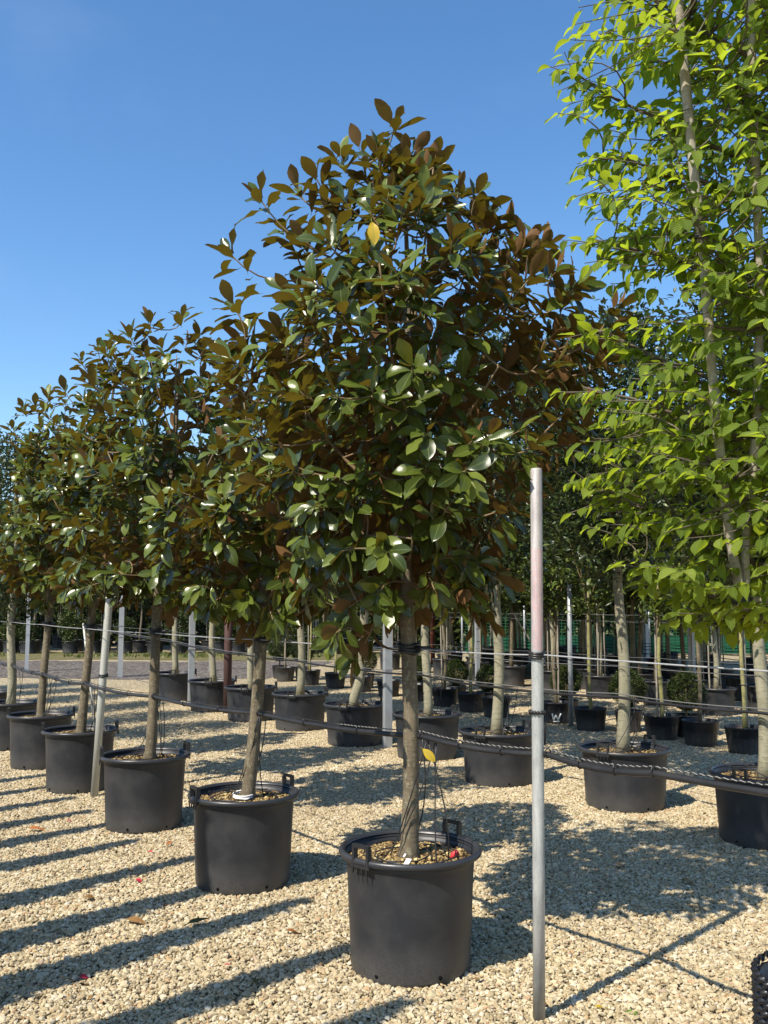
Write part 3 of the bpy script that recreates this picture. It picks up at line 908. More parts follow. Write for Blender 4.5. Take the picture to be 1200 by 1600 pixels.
end_crown = crown_mesh('foliage', SMALL, M['oak_leaf'], 7500, 0.50, 0.50, 1.58, 3.5, 0.06, 130, 150, 0.6)
for i, p in enumerate(ROW1[5:]):
    t = small_tree('evergreen_oak', p, 'dark small leaved evergreen at the left end of the front row, nearest of those' if i == 0 else 'dark evergreen beyond the left photo edge, %s along the front row' % ORD[i + 5], 'dark evergreens at the end of the front row', oak_trunks[i % 3], oak_limbs[3 + i % 2], end_crown, rz=i * 2.1)
    trunk_tie(t, (0.01, 0, 1.43), 0.045)

# ------------------------------------------------------------------ pots
def soil_mesh(r, z, seed, amp=0.012, seg=28, rings=7):
    rr = random.Random(seed)
    b = MB()
    vs = [(0, 0, z + 0.01)]
    for i in range(1, rings + 1):
        for k in range(seg):
            a = 2 * math.pi * (k + rr.uniform(-.2, .2)) / seg
            q = r * i / rings * (1 if i == rings else rr.uniform(0.95, 1.05))
            vs.append((q * math.cos(a), q * math.sin(a), z + rr.uniform(-amp, amp) * (1 if i < rings else 0.3) + 0.012 * (1 - i / rings)))
    fs = [(0, 1 + k, 1 + (k + 1) % seg) for k in range(seg)]
    for i in range(rings - 1):
        for k in range(seg):
            a = 1 + i * seg + k; c = 1 + i * seg + (k + 1) % seg
            fs.append((a, a + seg, c + seg, c))
    b.add(vs, fs)
    return b.mesh('soil', M['soil'])

def chips_mesh(r, z, n, seed, hole=0.06):
    rg = np.random.default_rng(seed)
    tv = np.array([(-1, -1, 0), (1, -1, 0), (1, 1, 0), (-1, 1, 0), (-0.8, -0.8, 1), (0.8, -0.9, 1), (0.9, 0.8, 1), (-0.9, 0.9, 1)], float)
    tf = np.array([(4, 5, 6, 7), (0, 1, 5, 4), (1, 2, 6, 5), (2, 3, 7, 6), (3, 0, 4, 7)])
    q = np.sqrt(rg.uniform((hole / r) ** 2, 0.96, n)) * r
    a = rg.uniform(0, 2 * np.pi, n)
    P = np.stack([q * np.cos(a), q * np.sin(a), z + 0.008 + 0.012 * (1 - q / r) + rg.uniform(-0.004, 0.006, n)], -1)
    s = rg.uniform(0.003, 0.009, n)
    dm = np.stack([s * rg.uniform(1, 2.2, n), s, s * 0.5], -1)
    V = tv[None] * dm[:, None, :] * (1 + rg.uniform(-0.2, 0.2, (n, 8, 1)))
    V = np.einsum('nij,nkj->nki', rand_rot(rg, n, 0.4), V) + P[:, None, :]
    F = (tf[None] + 8 * np.arange(n)[:, None, None]).reshape(-1, 4)
    return np_mesh('mulch', V.reshape(-1, 3), F, M['mulch'], var=np.repeat(rg.uniform(0, 1, n), 8), smooth=False)

def wall_mesh(r, rb, h, seed, mat, seg=56):
    rr = random.Random(seed)
    p1, p2 = rr.uniform(0, 6), rr.uniform(0, 6)
    def mod(a, z, i):
        return 1 + 0.006 * math.sin(2 * a + p1) + 0.004 * math.sin(3 * a + p2)
    t = 0.006
    prof = [(0.02, 0.0), (rb - 0.03, 0.0), (rb - 0.008, 0.006), (rb, 0.03)]
    for k in range(1, 8):
        f = k / 8
        prof.append((rb + (r - 0.034 - rb) * f, 0.03 + (h - 0.07 - 0.03) * f))
    prof += [(r - 0.031, h - 0.05), (r - 0.020, h - 0.02), (r - 0.020 - t, h - 0.02)]
    for k in range(1, 4):
        prof.append((r - 0.022 - t - (r - rb) * 0.25 * k / 3, h - 0.02 - 0.14 * k / 3))
    b = MB(); b.lathe(prof, seg, mod)
    return b.mesh('pot_wall', mat), mod

def rim_mesh(r, h, mod, mat, seg=56):
    # a rolled lip with a short skirt
    prof = [(r - 0.029, h - 0.027), (r - 0.005, h - 0.030), (r, h - 0.024), (r + 0.001, h - 0.012), (r - 0.004, h - 0.003), (r - 0.012, h), (r - 0.022, h - 0.003), (r - 0.028, h - 0.014)]
    b = MB(); b.lathe(prof, seg, lambda a, z, i: mod(a, z, i))
    return b.mesh('rim', mat)

def handle_mesh(r, h, mat):
    b = MB()
    w = 0.085
    for s in (-1, 1):
        b.box((r - 0.012, s * w / 2, h + 0.008), (0.024, 0.014, 0.075))
    b.box((r - 0.010, 0, h + 0.052), (0.02, w + 0.014, 0.014))
    b.box((r - 0.004, 0, h - 0.032), (0.012, w + 0.03, 0.012))
    for k in range(4):
        b.box((r + 0.000, -w / 2 + w * k / 3, h - 0.048), (0.006, 0.006, 0.03))
    return b.mesh('handle', mat)

def hole_mesh(rb, mat):
    b = MB(); b.tube([(rb - 0.006, 0, 0.045), (rb + 0.0035, 0, 0.046)], 0.009, 8)
    return b.mesh('drain_hole', mat)
M['hole'] = flat('hole', (0.006, 0.006, 0.006), 0.9, 0.1)

def big_pot(loc, label, group, r, h, wall, rim, handle, hole, soil, hang, soil2=None, holes=6):
    root = empty('plant_pot', (*loc, 0), label, 'plant pot', group)
    wo = link_mesh('pot_wall', wall, root); wo.rotation_euler = (0, 0, loc[0] * 7.3)
    ri_ = link_mesh('rim', rim, root)
    for a in hang:
        o = link_mesh('handle', handle, ri_); o.rotation_euler = (0, 0, a)
    for k in range(holes):
        o = link_mesh('drain_hole', hole, wo); o.rotation_euler = (0, 0, hang[0] + 0.35 + k * 2 * math.pi / holes)
    link_mesh('soil', soil, root)
    if soil2: tag(link_mesh('mulch', soil2, root), kind='stuff')
    return root

PR, PH, PB = 0.325, 0.535, 0.272
w1, mod1 = wall_mesh(PR, PB, PH, 3, M['pot'])
rim1 = rim_mesh(PR, PH, mod1, M['rim'])
han1 = handle_mesh(PR, PH, M['black_plastic'])
hol1 = hole_mesh(PB, M['hole'])
so1 = [soil_mesh(PR - 0.034, PH - 0.065, 60 + i) for i in range(2)]
ch1 = [chips_mesh(PR - 0.04, PH - 0.065, 1500, 70 + i) for i in range(2)]
P1L = ['large black pot of the nearest magnolia, with a white plant label inside', 'large black pot holding the leaning magnolia, second of the front row',
       'large black pot just right of the whitish pole', 'large black pot directly behind the whitish pole', 'large black pot second to the left of the whitish pole',
       'large black pot cut by the left photo edge in the front row', 'black pot beyond the left photo edge, seventh along the front row'] + ['black pot beyond the left photo edge, %s along the front row' % w for w in ('eighth', 'ninth', 'tenth', 'eleventh')]
HANG = [(R(226), R(48)), (R(215), R(40)), (R(200), R(30)), (R(196), R(22)), (R(190), R(200 - 180)), (R(188), R(12))] + [(R(188), R(12))] * 5
for i, p in enumerate(ROW1):
    big_pot(p, P1L[i], 'large black pots of the front row', PR, PH, w1, rim1, han1, hol1, so1[i % 2], HANG[i], ch1[i % 2] if i < 5 else None)

QR, QH, QB = 0.37, 0.48, 0.315
w2, mod2 = wall_mesh(QR, QB, QH, 8, M['pot'])
rim2 = rim_mesh(QR, QH, mod2, M['rim'])
han2 = handle_mesh(QR, QH, M['black_plastic'])
hol2 = hole_mesh(QB, M['hole'])
so2 = soil_mesh(QR - 0.034, QH - 0.07, 64)
ch2 = chips_mesh(QR - 0.04, QH - 0.07, 1200, 74)
for i, p in enumerate(ROW2):
    lab = '%s wide black pot from the right in the second row' % ORD[i]
    if i == 3: lab = 'wide black pot in full shade just behind the nearest magnolia trunk'
    if i == 8: lab = 'farthest wide black pot of the second row, in front of the grey drive'
    big_pot(p, lab, 'wide black pots of the second row', QR, QH, w2, rim2, han2, hol2, so2, (R(222 + 7 * i), R(45 - 5 * i)), ch2 if i < 5 else None)

# small ribbed pots with a stepped band
def ribbed_pot_mesh(r, h, mat):
    seg = 72
    rb = r * 0.80
    def mod(a, z, i):
        if 2 <= i <= 6: return 1 + 0.012 * (1 if math.sin(a * 18) > 0 else -1)
        return 1
    prof = [(0.01, 0.0), (rb - 0.01, 0.0), (rb, 0.012)]
    for k in range(1, 5): prof.append((rb + (r * 0.93 - rb) * k / 4, 0.012 + (h * 0.72 - 0.012) * k / 4))
    prof += [(r * 0.955, h * 0.74), (r * 0.97, h * 0.93), (r, h * 0.94), (r * 1.005, h * 0.985), (r * 0.98, h), (r * 0.93, h * 0.985), (r * 0.90, h * 0.8)]
    b = MB(); b.lathe(prof, seg, mod)
    return b.mesh('pot_wall', mat)
SR, SH = 0.212, 0.30
sp_wall = [ribbed_pot_mesh(SR, SH, M['pot_dark']), ribbed_pot_mesh(SR * 0.8, SH * 0.95, M['pot_dark'])]
sp_soil = [soil_mesh(SR * 0.9, SH * 0.86, 66, 0.008, 18, 4), soil_mesh(SR * 0.72, SH * 0.81, 67, 0.008, 18, 4)]
def small_pot(loc, label, group, size=0, rz=0):
    root = empty('ribbed_pot', (*loc, 0), label, 'plant pot', group, rz)
    link_mesh('pot_wall', sp_wall[size], root)
    link_mesh('soil', sp_soil[size], root)
    return root

ROW3 = [(3.96, 10.38), (3.66, 10.93), (3.36, 11.43), (2.67, 12.20), (2.36, 12.95), (1.62, 13.60), (1.32, 14.25), (0.97, 15.00), (0.52, 15.80), (0.08, 16.60), (-0.42, 17.45), (-0.95, 18.35), (-1.50, 19.10), (-2.10, 19.95)]
lau_crowns = [crown_mesh('foliage', SMALL, M['laurel_leaf'], 3300, 0.42, 0.42, 1.56, 3.2, 0.082, 500 + i, 80, 0.55, spread=0.09) for i in range(3)]
lau_trunks = []
for i in range(3):
    pts = [(0.012 * math.sin(k * 1.1 + i * 2), 0.012 * math.cos(k * .8 + i), 0.22 + k * 0.2) for k in range(12)]
    lau_trunks.append(plain_trunk(pts, [0.027 * (1 - 0.05 * k) for k in range(12)], [M['green_bark'], M['magnolia_bark'], M['green_bark']][i], 520 + i, 8))
lau_limbs = [limbs_mesh(1.55, 2.9, 0.34, 5, 530 + i, M['twig'], 0.008) for i in range(3)]
def cane_mesh(z0, z1, r, seed, lean=(0, 0)):
    rr = random.Random(seed)
    b = MB()
    n = 8
    b.tube([(lean[0] * k / n + rr.uniform(-.004, .004), lean[1] * k / n, z0 + (z1 - z0) * k / n) for k in range(n + 1)], [r * (1.12 if k % 3 == 1 else 1) for k in range(n + 1)], 7)
    return b.mesh('stake', M['cane'])
canes = [cane_mesh(0.24, 2.1, 0.012, 540), cane_mesh(0.24, 1.9, 0.011, 541, (0.03, 0))]
tie_small = MB(); tie_small.tube([(0.036 * math.cos(a), 0.036 * math.sin(a), 0) for a in [2 * math.pi * k / 10 for k in range(11)]], 0.007, 5)
tie_small = tie_small.mesh('trunk_tie', M['black_plastic'])
for i, p in enumerate(ROW3):
    lab = 'young laurel standard in the %s ribbed pot of the third row from the right' % ORD[i]
    t = small_tree('laurel_tree', p, lab, 'young laurel standards of the third row', lau_trunks[i % 3], lau_limbs[i % 3], lau_crowns[i % 3], rz=i * 1.3)
    if i not in (1, 3):
        o = link_mesh('stake', canes[i % 2], t, (0.04, 0.02, 0)); o.rotation_euler = (0, 0, i)
    for z in (0.75, 1.55):
        link_mesh('trunk_tie', tie_small, t, (0.01, 0, z))
    lab = '%s ribbed black pot from the right in the third row' % ORD[i]
    if i == 4: lab = 'ribbed black pot with a white painted mark on its side'
    pot = small_pot(p, lab, 'ribbed black pots of the third row', 0, rz=i * 0.9)
    if i == 4:
        b = MB()
        r_ = 0.184
        def onpot(a, z): return Vector((math.cos(a) * (r_ + (z - 0.05) * 0.10 + 0.004), math.sin(a) * (r_ + (z - 0.05) * 0.10 + 0.004), z))
        a0 = R(262) - 4 * 0.9
        for (a1, z1, a2, z2) in [(-0.20, 0.135, -0.13, 0.045), (-0.13, 0.045, -0.03, 0.12), (-0.03, 0.12, 0.07, 0.045), (0.07, 0.045, 0.2, 0.14), (-0.15, 0.03, 0.14, 0.035)]:
            b.tube([onpot(a0 + a1 * 1.5, z1 + 0.02), onpot(a0 + (a1 + a2) * 0.75, (z1 + z2) / 2 + 0.02), onpot(a0 + a2 * 1.5, z2 + 0.02)], 0.010, 5)
        o = b.build('painted_mark', M['paint_white'], pot.children[0])

# clipped box balls between the third and fourth rows
ball = crown_mesh('foliage', TINY, M['box_leaf'], 15000, 0.225, 0.225, 0.335, 0.80, 0.019, 560, 900, 0.75, spread=0.012)
stem = plain_trunk([(0, 0, 0.22), (0, 0, 0.4), (0, 0, 0.6)], [0.014, 0.013, 0.006], M['twig'], 561, 7)
for i, (x, y, s) in enumerate([(3.72, 11.60, 1.0), (3.12, 12.05, 1.0), (2.58, 13.35, 0.95), (1.62, 14.6, 0.85), (1.2, 15.6, 0.9), (0.62, 16.5, 0.9), (-0.35, 18.3, 0.95), (-1.75, 20.2, 1.1), (-2.3, 20.7, 1.15)]):
    lab = 'clipped round box bush behind the third row, %s from the right' % ORD[i]
    root = empty('box_bush', (x, y, 0), lab, 'bush', 'clipped box bushes behind the third row', i * 1.1)
    root.scale = (s, s, s)
    link_mesh('stem', stem, root)
    tag(link_mesh('foliage', ball, root), kind='stuff')
    p = small_pot((x, y), 'small black pot under the %s round box bush from the right' % ORD[i], 'small pots of the box bushes', 1)

# farther rows
FR, FH, FB = 0.285, 0.41, 0.24
w3, mod3 = wall_mesh(FR, FB, FH, 12, M['pot_dark'], 32)
rim3 = rim_mesh(FR, FH, mod3, M['rim'], 32)
so3 = soil_mesh(FR - 0.034, FH - 0.06, 68, 0.01, 20, 4)
far_crowns = [crown_mesh('foliage', SMALL, [M['far_leaf'], M['laurel_leaf'], M['far_leaf']][i], 5400, 0.60, 0.60, 1.6 + 0.08 * i, 4.1 + 0.3 * i, 0.135, 600 + i, 110, 0.6, spread=0.17) for i in range(3)]
far_trunks = [plain_trunk([(0.02 * math.sin(k + i), 0.015 * math.cos(k * .7), 0.33 + 0.25 * k) for k in range(12)], [max(0.012, 0.045 * (1 - 0.05 * k)) for k in range(12)], [M['pale_bark'], M['magnolia_bark'], M['pale_bark']][i], 610 + i, 8) for i in range(3)]
far_limbs = [limbs_mesh(1.7, 3.8, 0.7, 4, 620 + i, M['twig'], 0.014) for i in range(3)]
def far_pair(p, i, tl, pl, tg, pg):
    t = small_tree('nursery_tree', p, tl, tg, far_trunks[i % 3], far_limbs[i % 3], far_crowns[(i * 2) % 3], rz=i * 1.9, sc=0.95 + 0.05 * ((i * 5) % 4))
    if i % 3 != 1:
        for dx in (-0.09, 0.08):
            link_mesh('stake', canes[0], t, (dx, 0.03, 0))
    root = empty('plant_pot', (*p, 0), pl, 'plant pot', pg, i * 0.8)
    link_mesh('pot_wall', w3, root); link_mesh('rim', rim3, root); link_mesh('soil', so3, root)

RNAME = ['fourth', 'sixth', 'eighth', 'tenth', 'fifth', 'seventh', 'ninth']
ROWS = [[(4.90, 13.88), (4.42, 15.16), (3.74, 16.28), (3.14, 17.5), (2.55, 18.7), (1.95, 19.9), (1.35, 21.1), (0.75, 22.3), (0.15, 23.5)],
        [(6.05, 15.9), (5.45, 17.1), (4.85, 18.3), (4.2, 19.6), (3.6, 20.8), (3.0, 22.0), (2.4, 23.2), (1.8, 24.5)],
        [(7.3, 18.4), (6.7, 19.6), (6.1, 20.8), (5.5, 22.0), (4.9, 23.2), (4.3, 24.4), (3.7, 25.6), (3.1, 26.9)],
        [(9.1, 20.2), (8.45, 21.4), (7.8, 22.6), (7.2, 23.8), (6.6, 25.0), (6.0, 26.2), (5.4, 27.5)]]
for a_, c_ in ((0, 1), (1, 2), (2, 3)):                       # the rows standing between those
    ROWS.append([((p[0] + q[0]) / 2 + 0.28, (p[1] + q[1]) / 2 - 0.55) for p, q in zip(ROWS[a_], ROWS[c_])])
k = 0
for ri, row in enumerate(ROWS):
    for i, p in enumerate(row):
        far_pair(p, k, 'staked nursery tree, %s from the right in the %s row back' % (ORD[i], RNAME[ri]), 'black pot, %s from the right in the %s row back' % (ORD[i], RNAME[ri]),
                 'staked nursery trees of the rows at the back', 'black pots of the rows at the back')
        k += 1
for ri, (y, n, x0) in enumerate([(32.2, 15, -15.6), (35.0, 15, -17.0)]):
    for i in range(n):
        p = (x0 + i * 1.22 + 0.15 * math.sin(i * 2.1 + ri), y + 0.2 * math.sin(i * 1.7) - 0.04 * i)
        far_pair(p, k, 'shaded tree across the grey drive, %s from left in the %s row there' % (ORD[i], ['near', 'far'][ri]),
                 'dark pot across the grey drive, %s from left in the %s row there' % (ORD[i], ['near', 'far'][ri]), 'nursery trees across the grey drive', 'dark pots across the grey drive')
        k += 1

shrub = crown_mesh('foliage', TINY, M['far_leaf'], 2600, 0.30, 0.30, 0.35, 1.25, 0.075, 650, 60, 0.6, spread=0.08)
for i in range(17):
    p = (-15.4 + i * 0.98 + 0.2 * math.sin(i * 2.7), 31.0 + 0.15 * math.sin(i * 1.3) - 0.03 * i)
    root = empty('potted_shrub', (*p, 0), 'low dark shrub across the grey drive, %s from left along its edge' % ORD[i], 'bush', 'low dark shrubs across the grey drive', i * 1.7)
    sc_ = 0.8 + 0.25 * ((i * 7) % 4) / 3
    root.scale = (sc_, sc_, sc_)
    link_mesh('stem', stem, root)
    tag(link_mesh('foliage', shrub, root), kind='stuff')
    root = empty('plant_pot', (*p, 0), 'black pot of the %s low shrub across the grey drive' % ORD[i], 'plant pot', 'black pots of the low shrubs across the drive', i)
    link_mesh('pot_wall', w3, root); link_mesh('rim', rim3, root); link_mesh('soil', so3, root)

# far woods closing the view
rg = np.random.default_rng(77)
n = 75000
wx = rg.uniform(-60, 60, n); wy = 41 + rg.uniform(0, 1, n) ** 2 * 5
top_h = 6.0 + 0.9 * np.sin(wx * 0.35) + 0.6 * np.sin(wx * 0.93 + 1) + 0.4 * np.sin(wx * 2.3)
wz = rg.uniform(0, 1, n) ** 0.85 * top_h
L = rg.normal(0, 1, (n, 3)); L[:, 2] = np.abs(L[:, 2]); N = rg.normal(0, 0.7, (n, 3)) + np.array([0, -0.5, 0.8])
wood = foliage_mesh('treeline', TINY, rg.integers(0, 2, n), basis(L, N), np.stack([wx, wy, wz], -1), rg.uniform(0.35, 0.75, n), M['far_leaf'], rg.uniform(0, 1, n))
tag(link_mesh('treeline', wood), 'dark belt of foliage closing the view far behind the rows', None, None, 'stuff')

# grass on the verge
n = 4200
gx = rg.uniform(-22, 1.0, n); gy = 28.2 - 0.03 * gx * 0 + rg.normal(0.6, 0.55, n) - 0.035 * gx
L = np.stack([rg.normal(0, 0.35, n), rg.normal(0, 0.35, n), np.ones(n)], -1); N = rg.normal(0, 1, (n, 3)); N[:, 2] = 0.1
keep = (np.sin(gx * 1.9) + np.sin(gx * 0.83 + 1) + rg.normal(0, 0.5, n)) > 0.15
gx, gy, L, N = gx[keep], gy[keep], L[keep], N[keep]; n = len(gx)
gr = foliage_mesh('grass', TINY, rg.integers(0, 2, n), basis(L, N), np.stack([gx, gy, np.zeros(n)], -1), rg.uniform(0.04, 0.15, n), M['grass'], rg.uniform(0, 1, n))
tag(link_mesh('grass', gr), 'tufts of short grass along the verge of the grey drive', None, None, 'stuff')

# dark hedge behind the pots across the drive
root = empty('hedge', (-9.0, 37.5, 0), 'long dark hedge behind the pots across the grey drive', 'hedge')
n = 16000
L = rg.normal(0, 1, (n, 3)); N = rg.normal(0, 0.8, (n, 3)) + np.array([0, -0.4, 0.7])
hp = np.stack([rg.uniform(-16, 13, n), rg.uniform(-0.6, 0.6, n), rg.uniform(0.02, 2.3, n)], -1)
hg = foliage_mesh('foliage', TINY, rg.integers(0, 2, n), basis(L, N), hp, rg.uniform(0.18, 0.34, n), M['far_leaf'], rg.uniform(0, 1, n))
tag(link_mesh('foliage', hg, root), kind='stuff')
for i in range(20):
    b = MB(); b.tube([(-15.5 + i * 1.5, 0, 0), (-15.5 + i * 1.5, 0.03, 1.2)], [0.05, 0.02], 7); b.build('stem', M['twig'], root)

root = empty('hedge', (12.0, 32.0, 0), 'tall dark hedge behind the green mesh fence', 'hedge')
n = 24000
L = rg.normal(0, 1, (n, 3)); N = rg.normal(0, 0.8, (n, 3)) + np.array([0, -0.4, 0.7])
hp = np.stack([rg.uniform(-11, 12, n), rg.uniform(-0.9, 0.9, n), rg.uniform(0.005, 1, n) * 4.6], -1)
hp[:, 2] += 0.4 * np.sin(hp[:, 0] * 1.7) * (hp[:, 2] > 2.4)
hg = foliage_mesh('foliage', TINY, rg.integers(0, 2, n), basis(L, N), hp, rg.uniform(0.2, 0.38, n), M['far_leaf'], rg.uniform(0, 1, n))
tag(link_mesh('foliage', hg, root), kind='stuff')
for i in range(15):
    b = MB(); b.tube([(-10.5 + i * 1.5, 0, 0), (-10.5 + i * 1.5, 0.03, 1.6)], [0.05, 0.02], 7); b.build('stem', M['twig'], root)

# green mesh fence at the back
root = empty('mesh_fence', (10.5, 30.0, 0), 'green mesh fence behind the rows of potted trees', 'fence')
b = MB()
for i in range(81): b.tube([(-8 + i * 0.2, 0, 0.02), (-8 + i * 0.2, 0, 1.35)], 0.010, 4, False)
for i in range(14): b.tube([(-8, 0.012, 0.05 + i * 0.095), (8, 0.012, 0.05 + i * 0.095)], 0.008, 4, False)
tag(b.build('mesh_panel', M['mesh_green'], root), kind='stuff')
for i in range(8):
    b = MB(); b.box((-7 + i * 2, 0.05, 0.32), (1.9, 0.01, 0.55)); b.build('shade_cloth', M['mesh_green'], root)
for i in range(9):
    b = MB(); b.tube([(-8 + i * 2, -0.04, 0), (-8 + i * 2, -0.04, 1.7)], 0.03, 8); b.build('fence_post', M['steel'], root)
# wire mesh fence beyond the grey drive
root = empty('wire_fence', (-8.0, 33.6, 0), 'wire mesh fence between dark pots across the grey drive', 'fence')
b = MB()
for i in range(121): b.tube([(-9 + i * 0.15, 0, 0.02), (-9 + i * 0.15, 0, 1.7)], 0.004, 4, False)
for i in range(9): b.tube([(-9, 0.012, 0.1 + i * 0.2), (9, 0.012, 0.1 + i * 0.2)], 0.0045, 4, False)
tag(b.build('wire_mesh', M['cord_grey'], root), kind='stuff')
for i in range(7):
    b = MB(); b.tube([(-9 + i * 3, -0.04, 0), (-9 + i * 3, -0.04, 1.85)], 0.03, 8); b.build('fence_post', M['steel'], root)

# ------------------------------------------------------------------ posts
def ring(b, x, y, z, r, t, n=14):
    b.tube([(x + r * math.cos(a), y + r * math.sin(a), z + 0.006 * math.sin(a)) for a in [2 * math.pi * k / n for k in range(n + 1)]], t, 6)

t = NT('post_steel')
p = t.obj()
sep = t.n('ShaderNodeSeparateXYZ'); t.l(p, sep.inputs[0])
n1 = t.noise(22, 5, 0.7, t.mapping(p, (1, 1, 0.3))); n2 = t.noise(170, 2, 0.5, p); n3 = t.noise(6, 4, 0.6, p)
col = t.mix(t.ramp(n1, [(0.3, 0.0), (0.7, 1.0)]), (0.29, 0.30, 0.30), (0.56, 0.56, 0.53))
col = t.mix(t.ramp(n2, [(0.58, 0.0), (0.75, 0.5)]), col, (0.2, 0.2, 0.2))
zz = t.math('ADD', sep.outputs[2], t.math('MULTIPLY', t.math('SUBTRACT', n3, 0.5), 0.10))
f = t.math('MULTIPLY', t.math('GREATER_THAN', zz, 1.45), t.math('LESS_THAN', zz, 1.86))
f2 = t.math('MULTIPLY', t.math('GREATER_THAN', zz, 1.86), 0.35)
f = t.math('ADD', f, f2, True)
side = t.ramp(t.math('ADD', t.math('MULTIPLY', sep.outputs[0], 16.0), 0.5), [(0.25, 0.12), (0.62, 1.0)])
f = t.math('MULTIPLY', t.math('MULTIPLY', f, side), t.ramp(n2, [(0.40, 1.0), (0.60, 0.25)]))
col = t.mix(t.math('MULTIPLY', f, 0.50), col, (0.58, 0.20, 0.23))
grime = t.math('MULTIPLY', t.ramp(sep.outputs[2], [(0.0, 1.0), (0.16, 0.0)]), n3)
col = t.mix(grime, col, (0.16, 0.12, 0.08))
streak = t.noise(1.0, 4, 0.7, t.mapping(p, (60, 60, 3)))
col = t.mix(t.ramp(streak, [(0.58, 0.0), (0.7, 0.35)]), col, (0.19, 0.18, 0.17))
M['post_steel'] = t.done(t.bsdf(col, 0.5, t.bump(n2, 0.1, 0.003), t.math('MULTIPLY', t.math('SUBTRACT', 1.0, f), 0.3), 0.4))

root = empty('steel_post', (0.61, 3.83, 0), 'thick galvanised round post with faded red paint, nearest to the camera', 'post')
b = MB(); b.tube([(0, 0, -0.02), (0.008, 0, 0.6), (0.016, 0, 1.4), (0.024, 0, 2.19), (0.024, 0, 2.20)], [0.0245, 0.0245, 0.0245, 0.0245, 0.021], 20)
b.build('tube', M['post_steel'], root)
b = MB()
for k in range(3): ring(b, 0.015, 0, 1.425 + k * 0.009, 0.031, 0.0055)
b.tube([(0.03, -0.026, 1.425), (0.045, -0.03, 1.40), (0.05, -0.03, 1.37)], 0.004, 5)
b.build('wire_wrap', M['black_plastic'], root)
b = MB()
for k in range(14):
    a = 2 * math.pi * k / 14
    b.tube([(0.012 + 0.029 * math.cos(a), 0.029 * math.sin(a), 1.195), (0.012 + 0.03 * math.cos(a + 0.3), 0.03 * math.sin(a + 0.3), 1.207)], 0.006, 5)
b.tube([(0.04, 0, 1.2), (0.045, -0.004, 1.15), (0.04, 0, 1.07)], 0.004, 5)
b.build('twisted_band', M['black_plastic'], root)

root = empty('whitish_pole', (-2.455, 8.06, 0), 'whitish leaning round pole between the third and fourth front pots', 'post')
b = MB(); b.tube([(0, 0, -0.02), (0.04, 0, 0.9), (0.075, 0.02, 1.7), (0.09, 0.02, 2.1)], 0.032, 14); b.build('tube', M['steel_white'], root)
b = MB()
for z in (1.02, 1.035): ring(b, 0.046, 0.005, z, 0.036, 0.006)
b.build('wire_wrap', M['black_plastic'], root)
root = empty('brace_rod', (-2.62, 8.55, 0), 'thin pale brace rod leaning just left of the whitish pole', 'rod')
b = MB(); b.tube([(0.08, 0.0, 0.0), (-0.13, 0.0, 1.46)], 0.011, 7); b.build('rod', M['steel_white'], root)

def angle_post(loc, label, h, mat, w=0.06, rz=0.0, group='galvanised angle posts among the rows'):
    root = empty('angle_post', (*loc, 0), label, 'post', group, rz)
    b = MB()
    t_ = 0.006
    prof = [(-w / 2, -w / 2), (w / 2, -w / 2), (w / 2, -w / 2 + t_), (-w / 2 + t_, -w / 2 + t_), (-w / 2 + t_, w / 2), (-w / 2, w / 2)]
    vs = [(x, y, z) for z in (-0.02, h) for x, y in prof]
    fs = [(i, (i + 1) % 6, 6 + (i + 1) % 6, 6 + i) for i in range(6)] + [(6, 7, 8, 9), (6, 9, 10, 11)]
    b.add(vs, fs, False)
    b.build('profile', mat, root)
    b = MB()
    for z in (0.9, 1.15): b.box((0, -w / 2 - 0.006, z), (w + 0.012, 0.006, 0.012))
    b.build('wire_clip', M['wire'], root)
    return root
angle_post((0.04, 10.72), 'bright galvanised angle post just left of the nearest magnolia trunk', 2.1, M['steel'], 0.085, R(20))
angle_post((-3.15, 15.35), 'galvanised angle post between the two farthest wide pots of the second row', 2.3, M['steel'], 0.09, R(20))
angle_post((7.19, 25.7), 'galvanised post standing farthest back on the right', 2.2, M['steel'], 0.12, R(30))
angle_post((5.35, 16.3), 'tall bright galvanised post behind the right hand ribbed pots', 2.2, M['steel'], 0.085, R(30))
angle_post((1.87, 18.78), 'short galvanised post standing in the gap behind the third row', 1.55, M['steel'], 0.075, R(20))
angle_post((-6.51, 20.68), 'galvanised post by the grey drive, left of the whitish pole', 2.0, M['steel'], 0.09, R(15))
angle_post((-8.6, 22.6), 'galvanised post by the grey drive, nearest the left photo edge', 2.0, M['steel'], 0.09, R(15))
angle_post((-4.25, 23.0), 'galvanised post behind the grey drive right of the third magnolia trunk', 2.0, M['steel'], 0.08, R(15))
angle_post((-5.9, 21.0), 'galvanised post on the drive edge beside the leaning brace rod', 2.2, M['steel'], 0.11, R(15))
for (x, y, h, r_, mat, lab) in [(2.49, 12.55, 2.15, 0.032, M['steel'], 'slim round steel post in the third row, right of the nearest post'),
                                (-2.33, 14.0, 2.1, 0.06, M['rust_post'], 'thick dark purple brown post behind the second row'),
                                (1.32, 25.4, 2.2, 0.065, M['red_post'], 'reddish brown round post far back, right of the nearest magnolia trunk')]:
    root = empty('round_post', (x, y, 0), lab, 'post')
    b = MB(); b.tube([(0, 0, -0.02), (0, 0, h * 0.5), (0.01, 0, h)], r_, 12); b.build('tube', mat, root)
    b = MB(); ring(b, 0.005, 0, 0.9, r_ + 0.006, 0.005); b.build('wire_wrap', M['black_plastic'], root)
root = empty('brace_rod', (3.05, 20.1, 0), 'pale brace rod slanting behind the nearest steel post', 'rod')
b = MB(); b.tube([(-0.45, 0, 1.75), (0.45, 0, 0.25)], 0.018, 7); b.build('rod', M['steel_white'], root)

